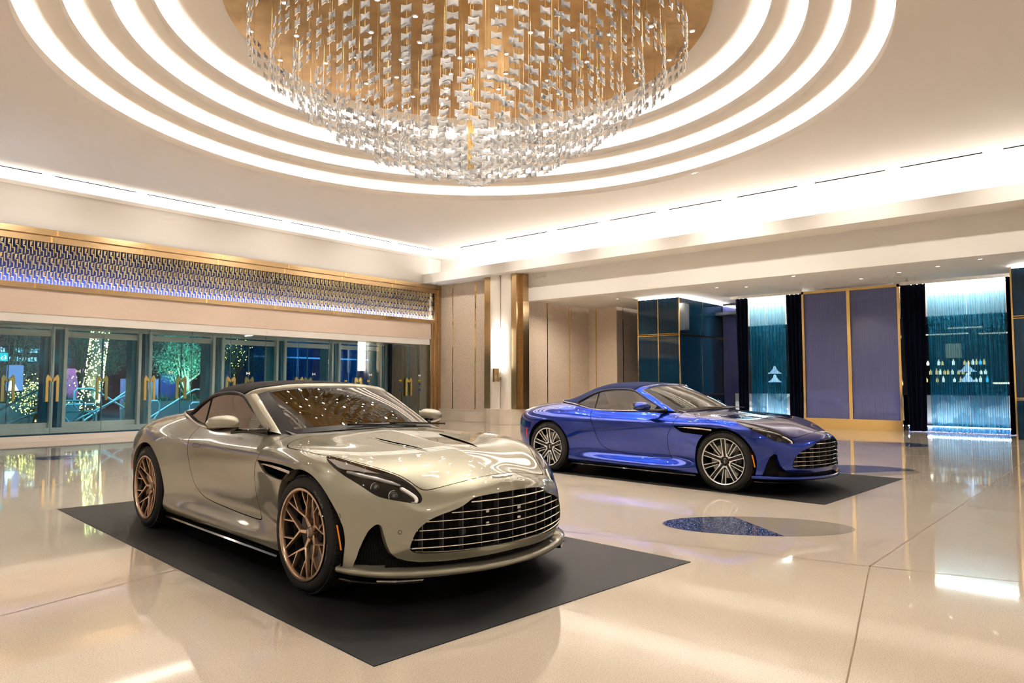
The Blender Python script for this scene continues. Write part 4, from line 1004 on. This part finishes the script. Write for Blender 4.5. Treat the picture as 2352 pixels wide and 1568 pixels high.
def tree(x, y, h, rad, n, leafm, label, seed, z0=.1, blobs=9, squash=1., lights=0):
    t = empty('tree', (x, y, z0)); tag(t, label, 'tree', 'trees outside the glass doors')
    rnd = random.Random(seed); tr = MB()
    tr.tube([(0,0,0),(.05,0,h*.25),(.02,.05,h*.45),(.1,0,h*.7)], [.09,.07,.06,.03], 8)
    cs = []
    for k in range(blobs):
        a = rnd.uniform(0, 2*PI); r = rad*rnd.uniform(.1,.75); c = Vector((math.cos(a)*r, math.sin(a)*r, h*rnd.uniform(.42,.95)*squash+.2)); cs.append((c, rad*rnd.uniform(.38,.6)))
        tr.tube([(.03,0,h*rnd.uniform(.15,.4)), tuple(c*.6+Vector((0,0,.1))), tuple(c)], [.045,.03,.012], 5)
    tr.build('trunk', M_bark, t, smooth=True)
    lf = MB()
    for _ in range(int(n*1.8)):
        c, r = rnd.choice(cs); d = Vector((rnd.gauss(0,1), rnd.gauss(0,1), rnd.gauss(0,1))).normalized()*r*rnd.random()**.45; p = c+d
        u = Vector((rnd.gauss(0,1), rnd.gauss(0,1), rnd.gauss(0,1))).normalized(); v = u.orthogonal().normalized(); s = rnd.uniform(.022,.042)
        lf.add([p-u*s, p+v*s*.45, p+u*s, p-v*s*.45], [(0,1,2,3)])
    f = lf.build('foliage', leafm, t, recalc=False); f['kind'] = 'stuff'
    if lights:
        fm = MB()
        for _ in range(lights):
            c, r = rnd.choice(cs); d = Vector((rnd.gauss(0,1), rnd.gauss(0,1), rnd.gauss(0,1))).normalized()*r; dot(fm, c+d, .017)
        g = fm.build('fairy_lights', M_fairy, t, recalc=False); g['kind'] = 'stuff'
    return t
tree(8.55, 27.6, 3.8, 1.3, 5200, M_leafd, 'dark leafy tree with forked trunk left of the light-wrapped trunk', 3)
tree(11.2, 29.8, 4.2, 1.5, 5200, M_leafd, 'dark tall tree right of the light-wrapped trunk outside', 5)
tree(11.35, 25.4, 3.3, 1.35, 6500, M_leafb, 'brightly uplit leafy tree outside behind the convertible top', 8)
tree(13.9, 26.8, 3.6, 1.1, 4600, M_leafd, 'dark tree with warm fairy lights right of the uplit tree', 13, lights=110)
tree(17.2, 31.0-1.2, 3.9, 1.3, 4200, M_leafd, 'dark tree before the blue building outside', 14)
tree(6.9, 29.2, 4.0, 1.5, 4600, M_leafd, 'dark tree at the left behind the light-strung bush', 21)
tree(6.15, 23.3, 1.5, .85, 1500, M_leafd, 'low bush strung with yellow fairy lights outside the left door', 31, z0=.1, blobs=12, squash=.6, lights=420)
# palm trunk wrapped in lights
pt_ = empty('palm_trunk', (8.12, 25.0, .1)); tag(pt_, 'leaning palm trunk densely wrapped in white fairy lights outside', 'tree')
tb = MB(); tb.tube([(-.06,0,0),(.0,0,.8),(.10,0,1.9),(.26,0,3.6)], [.34,.27,.25,.24], 18); tb.build('trunk', M_bark, pt_, smooth=True)
fm = MB(); rnd = random.Random(4)
for i in range(950):
    t = i/950; z = .3+t*3.2; a = rnd.uniform(0,2*PI); cx_ = np.interp(z,[0,.8,1.9,3.6],[-.06,0,.10,.26]); r_ = np.interp(z,[0,.8,1.9,3.6],[.35,.28,.26,.25]); dot(fm, (cx_+r_*math.cos(a), r_*math.sin(a), z), .020)
fm.build('fairy_lights', emat('fairy_light_white', (1.,.68,.24), 7), pt_, recalc=False)['kind'] = 'stuff'
# buildings / boards across the street
M_bld = mat('night_facade', (.006,.03,.07), .18); add_noise(M_bld, (.003,.012,.035), (.012,.07,.14), .5, 3, vec_scale=(3,1,.5))
def bld(x0, x1, y, z1, m, label, lines=True):
    t = MB().box(x0, x1, y, y+1.5, .1, z1).build('building', m); tag(t, label, 'building')
    if lines:
        for q in np.arange(x0+.8, x1, 1.6): MB().box(q-.03,q+.03,y-.03,y,.1,z1).build('mullion', M_fblue, t)
        MB().box(x0,x1,y-.04,y,2.6,2.68).build('ledge', M_rail, t)
    return t
bld(17.5, 30, 32, 7, M_bld, 'dark blue glass building across the street at night')
bld(-2, 17.5, 36, 7, mat('dusk_facade', (.10,.03,.04), .6), 'dull red building far behind the trees', False)
for (x0,x1,z0,z1,c,lb_) in ((9.2,10.2,.6,1.9,(.55,.12,.30),'pink printed board behind the dark forked tree'),(11.3,12.8,.5,1.5,(.42,.38,.75),'lilac printed board right of the light-wrapped trunk'),(12.9,13.6,.4,1.7,(.05,.09,.35),'navy printed board behind the dark tall tree')):
    o = MB().box(x0,x1,31.4,31.5,.1,z1).build('printed_board', mat('board_%d' % int(x0*10), c, .6, emit=c, estr=.12)); tag(o, lb_, 'board')
# lit signs
M_sgn = emat('sign_blue_light', (.45,.75,1.), 1.6)
sg = MB().box(5.9, 9.6, 32.0, 32.1, 2.05, 2.8).build('lit_sign', mat('sign_panel', (.01,.02,.05), .4)); tag(sg, 'dark sign panel with rows of pale blue lit lettering outside', 'sign')
def text_mb(txt, size, ext=.002):
    cu = bpy.data.curves.new('glyph', 'FONT'); cu.body = txt; cu.size = size; cu.extrude = ext; cu.resolution_u = 1
    ob = bpy.data.objects.new('glyph', cu); me = ob.to_mesh(); vs = [v.co.copy() for v in me.vertices]; fs = [tuple(p_.vertices) for p_ in me.polygons]; ob.to_mesh_clear()
    bpy.data.objects.remove(ob); bpy.data.curves.remove(cu); return vs, fs
rows = [('PARK  CENTER', 6.2, 2.52), ('THE  PARKING', 6.0, 2.18), ('INFO', 8.0, 2.52), ('INFORMATION', 7.6, 2.18)]
rows = [('IIIIII IIIII', 6.1, 2.50), ('IIIII IIIIII', 6.0, 2.16), ('III IIIII II', 7.7, 2.50), ('IIIIIIIII II', 7.5, 2.16)]
for tx, xx, zz in rows:
    mbb = MB(); rr_ = random.Random(int(xx*10+zz*10)); xq = xx
    for ch in tx:
        if ch == ' ': xq += .18; continue
        w_ = rr_.uniform(.05,.11); mbb.box(xq, xq+w_, 31.98, 31.99, zz, zz+rr_.uniform(.13,.19)); xq += w_+.025
    mbb.build('sign_lettering', M_sgn, sg)
s2 = MB().box(4.4, 5.30, 22.6, 22.65, 1.90, 2.12).build('lit_sign', emat('teal_sign', (.01,.42,.48), 1.3)); tag(s2, 'teal lit sign panel at the left edge outside', 'sign')
vs, fs = text_mb('lec3', .17); MB().add([(4.98+v.x, 22.595-v.z, 1.94+v.y) for v in vs], fs).build('sign_lettering', emat('white_sign_text', (.9,1,1), 2.5), s2)
kq = MB().box(5.35, 5.72, 22.9, 23.0, 1.10, 1.80).build('info_screen', emat('pale_screen', (.30,.45,.9), .6)); tag(kq, 'pale blue lit information screen outside the left door', 'screen')
MB().add([(5.38,22.89,1.1),(5.62,22.89,1.1),(5.5,22.89,1.35),(5.42,22.89,1.45)], [(0,1,2,3)]).build('screen_image', emat('white_shape', (.9,.95,1), 2), kq)
# outdoor light
def olight(x, y, z, p, col, size=70, tgt=None, r=.1): spot_(x, y, z, p, size, .7, r, col, tgt)

# ================================================================== alcove on the right
M_lac = mat('navy_lacquer_glass', (.004,.020,.045), .05, spec=.45, coat=.15)
add_noise(M_lac, (.002,.010,.030), (.006,.045,.085), 5, 5, .3, .8, vec_scale=(14,14,.12))
def clad_tower(y0, y1, x0, x1, ys, xs, label, ztop=3.99):
    t = empty('clad_column', (x0, (y0+y1)/2, 0)); tag(t, label, 'clad column', 'navy glass clad columns'); M_ = Matrix.Translation((-x0, -(y0+y1)/2, 0))
    def b(mb, n, m, **k): o = mb.build(n, m, t, **k); o.matrix_parent_inverse = M_; return o
    zz = [0, .935, 2.84, ztop]
    for a, c in zip(zz, zz[1:]):
        for p, q in zip(ys, ys[1:]): b(MB().box(x0, x0+.03, p+.012, q-.012, a+.014, c-.014), 'glass_panel', M_lac)
        for p, q in zip(xs, xs[1:]): b(MB().box(p+.012, q-.012, y0, y0+.03, a+.014, c-.014), 'glass_panel', M_lac)
    b(MB().box(x0+.03, x1, y0+.03, y1, 0, ztop-.01), 'core', M_blk)
    for p in ys: b(MB().box(x0-.012, x0+.02, p-.017, p+.017, 0, ztop), 'gold_trim', M_gold)
    for p in xs[1:]: b(MB().box(p-.017, p+.017, y0-.012, y0+.02, 0, ztop), 'gold_trim', M_gold)
    for z in (.915, .955, 2.81, 2.86):
        b(MB().box(x0-.010, x0+.02, y0, y1, z-.009, z+.009), 'gold_trim', M_gold); b(MB().box(x0, x1, y0-.010, y0+.02, z-.009, z+.009), 'gold_trim', M_gold)
    b(MB().box(x0+.01, x0+.03, y0+.02, y1-.02, ztop, ztop+.05).box(x0+.01, x1, y0+.01, y0+.03, ztop, ztop+.05), 'light_strip', M_led_top)
M_led_top = emat('cove_light', (1.,.96,.90), 45)
clad_tower(10.22, 11.68, 19.7, 22.9, [10.22,10.95,11.68], [19.7,21.3,22.9], 'navy glass clad column with gold trims behind the blue car')
clad_tower(-.6, 1.80, 19.9, 22.4, [-.6,.6,1.80], [19.9,22.4], 'navy glass clad column with gold trims at the right edge')
# curtains
M_vel = mat('navy_velvet', (.0015,.003,.012), .9, spec=.1)
def curtain(y0, y1, x, z0, z1, m, name, label, cat, amp=.05, per=.15, seed=1, flare=0., group=None):
    rnd = random.Random(seed); n = int(abs(y1-y0)/.012); rows = []; ph = rnd.random()*6; w1 = rnd.uniform(.8,1.2)
    for i in range(n+1):
        t = i/n; y = y0+(y1-y0)*t; col = []
        for k in range(9):
            s = k/8; z = z1+(z0-z1)*s
            a = amp*(.75+.5*s); yy = y + flare*s*(t-.5)*abs(y1-y0) + .02*math.sin(y*9+s*2)*s
            xx = x + a*math.sin(2*PI*y/per+ph) + .5*a*s*math.sin(2*PI*y/(per*2.7)+ph*2+s)
            zt_ = z - (.012*(1+math.sin(2*PI*y/per+ph)) if k == 0 else 0)
            col.append((xx, yy, zt_))
        rows.append(col)
    o = MB().grid(rows).build(name, m, smooth=True, recalc=False); tag(o, label, cat, group); return o
M_sheer = bpy.data.materials.new('blue_sheer'); M_sheer.use_nodes = True
n_, l_ = M_sheer.node_tree.nodes, M_sheer.node_tree.links; n_.clear()
o_ = n_.new('ShaderNodeOutputMaterial'); m1 = n_.new('ShaderNodeMixShader'); m2 = n_.new('ShaderNodeMixShader'); t_ = n_.new('ShaderNodeBsdfTransparent'); t_.inputs[0].default_value = (.55,.80,.92,1)
d_ = n_.new('ShaderNodeBsdfDiffuse'); d_.inputs[0].default_value = (.006,.11,.21,1); tl_ = n_.new('ShaderNodeBsdfTranslucent'); tl_.inputs[0].default_value = (.02,.20,.36,1)
lw = n_.new('ShaderNodeLayerWeight'); lw.inputs['Blend'].default_value = .5; mr_ = n_.new('ShaderNodeMapRange'); mr_.inputs[3].default_value = .52; mr_.inputs[4].default_value = .97
l_.new(lw.outputs['Facing'], mr_.inputs[0]); m2.inputs[0].default_value = .55; l_.new(d_.outputs[0], m2.inputs[1]); l_.new(tl_.outputs[0], m2.inputs[2])
l_.new(mr_.outputs[0], m1.inputs[0]); l_.new(t_.outputs[0], m1.inputs[1]); l_.new(m2.outputs[0], m1.inputs[2]); l_.new(m1.outputs[0], o_.inputs[0]); MATS['sheer'] = M_sheer
XC = 21.35; ZC = 4.0
g1, g2 = 'navy velvet side curtains', 'blue sheer curtains'
curtain(9.12, 8.68, XC, .02, ZC, M_vel, 'velvet_curtain', 'dark velvet curtain left of the narrower sheer, beside the clad column', 'curtain', .06, .13, 1, .35, g1)
curtain(8.66, 8.15, XC, .03, ZC, M_sheer, 'sheer_curtain', 'blue sheer curtain, left half of the narrower window', 'sheer curtain', .035, .105, 2, 0, g2)
curtain(8.13, 7.56, XC, .03, ZC, M_sheer, 'sheer_curtain', 'blue sheer curtain, right half of the narrower window', 'sheer curtain', .035, .105, 3, 0, g2)
curtain(7.54, 7.0, XC, .02, ZC, M_vel, 'velvet_curtain', 'dark velvet curtain left of the gold-framed purple doors', 'curtain', .06, .13, 4, .25, g1)
curtain(4.38, 3.80, XC, .02, ZC, M_vel, 'velvet_curtain', 'dark velvet curtain right of the gold-framed purple doors', 'curtain', .06, .14, 5, .3, g1)
curtain(3.78, 2.90, XC, .03, ZC, M_sheer, 'sheer_curtain', 'blue sheer curtain, left half of the wider window', 'sheer curtain', .035, .105, 6, 0, g2)
curtain(2.88, 2.06, XC, .03, ZC, M_sheer, 'sheer_curtain', 'blue sheer curtain, right half of the wider window', 'sheer curtain', .035, .105, 7, 0, g2)
curtain(2.04, 1.62, XC, .02, ZC, M_vel, 'velvet_curtain', 'dark velvet curtain beside the right edge clad column', 'curtain', .06, .13, 8, 0, g1)
# purple double doors
M_pur = mat('violet_lacquer', (.08,.09,.25), .10, coat=1., spec=.6); add_noise(M_pur, (.07,.082,.235), (.098,.112,.30), 20, 3, .3, .7, vec_scale=(4,4,.05))
dd = empty('panel_doors', (21.2, 5.7, 0)); tag(dd, 'tall violet lacquered double doors in a polished gold frame', 'doors')
def db(mb, n, m, **k): o = mb.build(n, m, dd, **k); o.matrix_parent_inverse = Matrix.Translation((-21.2,-5.7,0)); return o
db(MB().box(21.20, 21.25, 5.75, 6.93, .30, 3.93), 'door_leaf', M_pur); db(MB().box(21.20, 21.25, 4.46, 5.66, .30, 3.93), 'door_leaf', M_pur)
db(MB().box(21.14, 21.26, 6.93, 6.99, 0, 4.0).box(21.14,21.26,4.40,4.46,0,4.0), 'gold_jamb', M_gold)
db(MB().box(21.15, 21.26, 5.66, 5.75, .28, 3.95), 'gold_stile', M_gold); db(MB().box(21.14, 21.26, 4.40, 6.99, 3.93, 4.01), 'gold_head', M_gold)
db(MB().box(21.12, 21.26, 4.40, 6.99, .0, .27).box(21.10,21.26,4.40,6.99,.27,.30), 'gold_kick_plate', M_gold)
dd2 = MB().box(22.85, 22.9, 9.5, 10.2, 0, 3.97).build('panel_doors', M_pur); tag(dd2, 'narrow sliver of violet panel between clad column and dark curtain', 'door panel')
struct(MB().box(21.20, 21.24, 7.0, 9.2, 3.965, 4.05).build('trim_6', M_white)); struct(MB().box(21.20, 21.24, 1.6, 4.40, 3.965, 4.05).build('trim_7', M_white))  # added white strips that keep the curtain wash off the ceiling
# windows behind the sheers, with lit bulkhead and marble bench wall
M_marb = mat('grey_marble', (.42,.44,.47), .2)
def marble():
    t = add_noise(M_marb, (.25,.26,.28), (.66,.68,.70), 1.2, 6, .485, .505)
marble()
wb1 = struct(MB().box(21.9, 22.2, 1.2, 4.6, .16, .98).box(21.9,22.2,6.8,9.4,.16,.98).build('wall_bench', M_marb)); wb1.name = 'wall_sill'
struct(MB().box(21.9, 22.2, 1.2, 9.3, 3.14, 4.06).build('wall_bulkhead', M_white))
struct(MB().box(21.9, 22.6, 4.4, 7.0, 0, 4.06).build('wall_infill', M_blk))
tr5 = struct(MB().box(21.75, 21.95, 1.6, 4.4, .0, .16).box(21.75,21.95,7.0,9.2,0,.16).build('trim_5', M_mos))
MB().box(21.70, 21.74, 1.7, 4.4, .13, .15).box(21.70,21.74,7.0,9.1,.13,.15).build('light_strip', emat('cold_strip', (.85,.93,1.), 55), tr5)
for k, (a, b) in enumerate(((1.62, 4.4), (7.0, 9.2))):
    win = struct(MB().box(22.05, 22.06, a, b, .98, 3.14).build('window_%d' % (k+11), glassy('lounge_glass_%d' % k, (.75,.85,.9), .02)))
    MB().box(21.80, 21.84, a, b, 3.985, 4.0).build('light_strip', emat('curtain_wash_%d' % k, (1.,.93,.82), WASH), win)
# lounge behind
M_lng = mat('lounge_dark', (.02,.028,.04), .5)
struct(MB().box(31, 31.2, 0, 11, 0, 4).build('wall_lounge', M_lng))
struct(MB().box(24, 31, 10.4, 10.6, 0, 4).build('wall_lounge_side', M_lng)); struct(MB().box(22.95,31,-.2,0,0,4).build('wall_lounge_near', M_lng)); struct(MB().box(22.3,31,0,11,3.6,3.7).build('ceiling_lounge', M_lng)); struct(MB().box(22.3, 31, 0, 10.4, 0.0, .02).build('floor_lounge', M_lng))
bk = MB().box(28.6, 28.9, 1.8, 6.4, .02, 1.15).build('bar_counter', M_lng); tag(bk, 'dark bar counter with lit edge seen through the wider sheer', 'bar counter')
MB().box(28.57,28.6,1.8,3.2,1.28,1.34).build('lit_edge', emat('bar_edge', (1,.72,.35), 5), bk)
MB().box(28.7,28.8,1.8,6.4,1.15,1.18).build('counter_top', M_silverish if 'M_silverish' in globals() else M_led_w, bk) if 0 else None
rnd = random.Random(12)
glow = [emat('warm_bottle_glow', (1.,.55,.16), 2.5), emat('white_bottle_glow', (1.,.85,.6), 3), emat('cyan_bottle_glow', (.1,.7,1.), 2)]
bspots = []
for z_b in (1.35, 1.62, 1.95):
    yy_ = 3.3+rnd.random()*.2
    while yy_ < 5.4 and len(bspots) < 40: bspots.append((yy_, z_b)); yy_ += rnd.choice((.11,.13,.19,.34))
bspots += [(1.95+.17*i, 1.62) for i in range(3)]
for i, (yb_, zb_) in enumerate(bspots):
    hh = rnd.uniform(.14,.215)
    o = MB().lathe([(0,0),(.04,0),(.045,hh*.6),(.015,hh*.78),(.015,hh),(0,hh)], 8, (0,0,0)).build('bottle', glow[0 if rnd.random() < .5 else (1 if rnd.random() < .85 else 2)]); o.location = (28.9, yb_, zb_+.001)
    tag(o, 'small glowing bottle on the bar shelves seen through the wider sheer', 'bottle', 'lit bottles on the bar shelves')
sh = MB().box(28.8,29.05,3.2,5.7,1.31,1.35).box(28.8,29.05,3.2,5.7,1.58,1.62).box(28.8,29.05,3.2,5.7,1.91,1.95).box(28.8,29.05,1.8,2.7,1.58,1.62).build('bar_shelves', M_lng); tag(sh, 'dark bar shelves holding glowing bottles behind the wider sheer', 'shelf')
for i, (y_, z_, w_) in enumerate(((4.6,2.75,1.6),(2.6,2.72,1.8),(3.9,2.95,1.0),(2.3,3.0,.8))):
    struct(MB().box(28.2,28.32,y_-w_/2,y_+w_/2,z_+.25,z_+.29).build('trim_%d' % (20+i), emat('ceiling_line_%d' % i, (1.,.75,.5), 1.2)))
pend = MB().lathe([(.0,0),(.22,0),(.22,.45),(0,.45)], 24).build('drum_pendant', emat('pendant_fabric', (1.,.8,.45), .45)); pend.location = (26.2, 3.95, 2.12); tag(pend, 'hanging drum pendant lamp seen through the wider sheer', 'pendant lamp')
MB().tube([(0,0,.5),(0,0,1.48)], .01, 6).build('cord', M_blk, pend)
M_wht = mat('white_shade', (.85,.85,.88), .5, emit=(.85,.85,.95), estr=1.6)
for i, (x_, y_, lb_) in enumerate(((22.75, 3.12, 'white two-tier concave shade lamp behind the wider sheer'), (22.75, 8.42, 'white two-tier concave shade lamp behind the narrower sheer'))):
    t = empty('table_lamp', (x_, y_, 0)); tag(t, lb_, 'lamp')
    for z_ in (1.34, 1.62): MB().lathe([(.23,0),(.13,.06),(.065,.15),(.02,.25)], 32, (0,0,z_)).build('lamp_shade', M_wht, t, smooth=True)
    MB().tube([(0,0,.02),(0,0,1.60)], .012, 8).lathe([(0,.02),(.12,.02),(.12,.04),(0,.05)], 20).build('lamp_base', M_blk, t)
# small recessed lamps in the alcove ceiling and soffit
ac = bpy.data.objects['ceiling_alcove']
for x_, y_ in ((19.3,12.2),(19.6,11.0),(18.9,8.6),(19.3,7.9),(19.8,5.0),(19.3,4.0),(18.9,3.1),(18.4,2.2),(18.2,6.2)):
    MB().lathe([(.045,4.046),(.06,4.044),(.065,4.049)], 20, (x_,y_,0)).build('downlight_ring', M_white, ac, smooth=True); MB().lathe([(0,4.047),(.044,4.047)], 20, (x_,y_,0)).build('downlight_lens', emat('small_lens', (1,.95,.88), 2.5) if 'small_lens' not in MATS else MATS['small_lens'], ac)

# ================================================================== chandelier
CXc, CYc, ZD, RD = 8.16, 7.99, 7.22, 3.92
ch = empty('chandelier', (CXc, CYc, ZD)); tag(ch, 'huge round crystal chandelier hanging from a hammered brass disc', 'chandelier')
MB().lathe([(0,0),(RD,0),(RD,.04),(0,.045)], 128).build('brass_disc', M_gold2, ch, smooth=True, angle=40)
MB().lathe([(.0,-2.36),(.055,-2.36),(.055,0)], 16).build('centre_rod', M_gold, ch, smooth=True, angle=40)
M_cry = mat('crystal', (1,1,1), .0, trans=1., ior=1.5, spec=.8)
# cheaper crystal: mostly glossy / transparent facets
M_cry = bpy.data.materials.new('crystal_facets'); M_cry.use_nodes = True
n_, l_ = M_cry.node_tree.nodes, M_cry.node_tree.links; n_.clear()
o_ = n_.new('ShaderNodeOutputMaterial'); a_ = n_.new('ShaderNodeMixShader'); g_ = n_.new('ShaderNodeBsdfGlossy'); g_.inputs['Roughness'].default_value = .03; r_ = n_.new('ShaderNodeBsdfRefraction'); r_.inputs['IOR'].default_value = 1.18; r_.inputs['Roughness'].default_value = .0
tl = n_.new('ShaderNodeBsdfTranslucent'); tl.inputs[0].default_value = (1,.985,.97,1); df = n_.new('ShaderNodeBsdfDiffuse'); df.inputs[0].default_value = (1,.99,.98,1)
b1 = n_.new('ShaderNodeMixShader'); b1.inputs[0].default_value = .22; l_.new(tl.outputs[0], b1.inputs[1]); l_.new(df.outputs[0], b1.inputs[2])
b2 = n_.new('ShaderNodeMixShader'); b2.inputs[0].default_value = .50; l_.new(r_.outputs[0], b2.inputs[1]); l_.new(b1.outputs[0], b2.inputs[2])
fr = n_.new('ShaderNodeFresnel'); fr.inputs['IOR'].default_value = 1.9; l_.new(fr.outputs[0], a_.inputs[0]); l_.new(b2.outputs[0], a_.inputs[1]); l_.new(g_.outputs[0], a_.inputs[2]); l_.new(a_.outputs[0], o_.inputs[0])
# bow-tie prism
def bowtie():
    w, h, hm, d = .072, .053, .031, .014; vs = []
    for s in (-1, 1): vs += [(-w, s*.006, h), (-w, s*.006, -h), (w, s*.006, -h), (w, s*.006, h), (0, s*.006, hm), (0, s*.006, -hm), (-.03, s*d, .018), (-.03, s*d, -.018), (.03, s*d, -.018), (.03, s*d, .018)]
    F_ = [(0,1,7,6),(1,5,8,7),(5,2,8),(2,3,9,8),(3,4,9),(4,0,6,9),(6,7,8,9)]
    fs = F_[:]; fs += [tuple(i+10 for i in reversed(f)) for f in F_]
    ring = [0,1,5,2,3,4]; fs += [(a, a+10, b+10, b)[::-1] for a, b in zip(ring, ring[1:]+ring[:1])]
    return vs, fs
cv, cf = bowtie()
proto_me = None; items = []; wires = MB(); rnd = random.Random(99)
radii = [3.52-.335*k for k in range(11)]
for k, r in enumerate(radii):
    if r < .12: continue
    nn = max(6, int(2*PI*r/.30)); zl = 4.80+.137*r*r
    for i in range(nn):
        a = 2*PI*(i+.5*(k % 2))/nn; x_, y_ = r*math.cos(a), r*math.sin(a)
        jit = .06*math.sin(i*1.7+k)
        offs = [0,.17,.34] if r > 2.9 else ([0,.17,.34,.62] if r > 1.3 else [0,.16,.32,.6,.9])
        if i % 2: offs = [q_ for q_ in offs if q_ < .5]
        for q in offs:
            z_ = zl+jit+q-ZD
            if z_ > -.06: continue
            items.append((x_, y_, z_, a))
        if i % 2 == 0: wires.box(x_-.0016, x_+.0016, y_-.0016, y_+.0016, zl+jit-ZD, 0)
# nearer-to-camera and lower ones show largest
cc = Vector((0,0,1.28))-Vector((CXc,CYc,ZD))
items.sort(key=lambda q: (Vector(q[:3])-cc).length)
wires.build('hanging_wires', mat('gold_wire', (.50,.34,.15), .4, .8), ch)['kind'] = 'stuff'
fwd = Vector((math.cos(R(40.96)), math.sin(R(40.96)), 0))
def in_view(q):
    p = Vector(q[:3])+Vector((CXc,CYc,ZD))-Vector((0,0,1.28)); dirv = Vector((math.cos(R(40.96))*math.cos(R(3.495)), math.sin(R(40.96))*math.cos(R(3.495)), math.sin(R(3.495)))); up = Vector((0,0,1)); rt = dirv.cross(up).normalized(); u2 = rt.cross(dirv)
    dz = p.dot(dirv); v_ = 784-1600*p.dot(u2)/dz; return v_ > 8
vis = [q for q in items if in_view(q)]; first = vis[:96]; fs_ = set(map(id, first)); rest = [q for q in items if id(q) not in fs_]
base = MB().add(cv, cf).build('crystal', M_cry, ch)
for j, (x_, y_, z_, a) in enumerate(first):
    o = base if j == 0 else base.copy()
    if j: COL.objects.link(o); o.parent = ch
    o.location = (x_, y_, z_); o.rotation_euler = (0, 0, a+PI/2)
mbx = MB(); cva = np.array(cv)
for x_, y_, z_, a in rest:
    a += PI/2; c_, s_ = math.cos(a), math.sin(a); W_ = cva.copy(); W_[:,0] = cva[:,0]*c_-cva[:,1]*s_+x_; W_[:,1] = cva[:,0]*s_+cva[:,1]*c_+y_; W_[:,2] = cva[:,2]+z_
    mbx.add(W_.tolist(), cf)
mbx.build('crystal_pendants', M_cry, ch, recalc=False)['kind'] = 'stuff'
M_lens2 = emat('chandelier_lens', (1.,.97,.93), 60)
lamp_pos = []
for r_, n2, of in ((3.72,22,0),(3.0,18,.4),(2.35,14,.2),(1.7,10,.6),(1.0,7,.1)):
    for k in range(n2):
        a = 2*PI*(k+of)/n2; lamp_pos.append((r_*math.cos(a), r_*math.sin(a), r_))
for x_, y_, r_ in lamp_pos:
    o = MB().lathe([(0,-.012),(.032,-.012)], 14, (x_,y_,0)).build('lamp_lens', M_lens2, ch)
    MB().lathe([(.034,-.002),(.036,-.016),(.05,-.014),(.054,-.001)], 14, (x_,y_,0)).build('lamp_bezel', C_silver, o, smooth=True)

# ================================================================== lights
def spot(x, y, z, power, size=70, blend=.6, r=.05, col=(1,.93,.84), tgt=None):
    l = bpy.data.lights.new('lamp_or_fill_spot', 'SPOT'); l.energy = power; l.spot_size = R(size); l.spot_blend = blend; l.shadow_soft_size = r; l.color = col
    o = bpy.data.objects.new('lamp_or_fill_spot', l); COL.objects.link(o); o.location = (x, y, z)
    if tgt: o.rotation_euler = (Vector(tgt)-Vector((x,y,z))).to_track_quat('-Z','Y').to_euler()
    return o
for x_, y_, r_ in lamp_pos[::3]:
    spot(8.16+x_, 7.99+y_, 7.17, SPOT_P, 140, .9, .05)
# downlights over the alcove and behind the camera
for x_, y_ in ((19.3,12.6),(18.2,13.4),(19.3,7.9),(19.3,4.0),(18.9,1.0)): spot(x_, y_, 4.0, 95, 150, 1., .06)
for y_ in (16.5, 13, 10, 7, 4, 1): spot(14.2, y_, 5.97, 190, 84, 1., .08, tgt=(17.2, y_, 3.6))  # spots added at the ceiling to brighten the right fascia, no fixtures
for x_ in (1.5, 4.5, 7.5, 10.5, 13.5): spot(x_, 15.2, 5.97, 170, 84, 1., .08, tgt=(x_, 18.6, 3.6))  # more added ceiling spots, they lift the door-side fascia
for x_, y_ in ((0.5,-1.5),(3.5,-2.2),(7,-2.2),(-1.3,2),(-1.3,6),(-1.3,11),(11,-2.2)): spot(x_, y_, 5.95, 160, 130, .9, .08)
# outside: uplights on trees, added coloured spots standing in for street glow
spot(11.2, 24.3, .75, 1050, 80, .7, .1, (.55,1.,.75), (11.4,25.5,2.2))
spot(8.3, 24.6, .8, 390, 100, .7, .1, (.6,1.,.9), (8.4,27.5,2.2))
spot(11.0, 27.5, .8, 390, 100, .7, .1, (.5,.95,1.), (11.2,29.8,2.4))
spot(6.6, 26.8, .8, 330, 100, .7, .1, (.5,.9,1.), (6.9,29.2,2.2))
spot(7.9, 24.3, 1.0, 90, 60, .7, .1, (1,.75,.4), (8.15,25,1.8))
spot(6.0, 21.8, 3.8, 630, 130, .7, .2, (.35,.75,1.), (7,26,.8))
spot(10.0, 21.6, 4.5, 825, 130, .7, .3, (.45,.8,1.), (10,25,.2))
spot(14.0, 26.0, 4.5, 300, 120, .7, .3, (.25,.6,1.), (15,31,2.2))
spot(22.0, 27.0, 5.0, 1050, 120, .7, .3, (.10,.40,1.), (23,32,2.2))
spot(9.0, 29.0, 5.0, 450, 120, .7, .3, (1.,.45,.5), (9,36,2.6))

for x_ in (3.5, 6.5, 9.5, 12.5, 15.2): spot(x_, 18.9, 2.84, 220, 140, .9, .04, (1,.97,.92))  # fill spots added in the vestibule to brighten the door frames
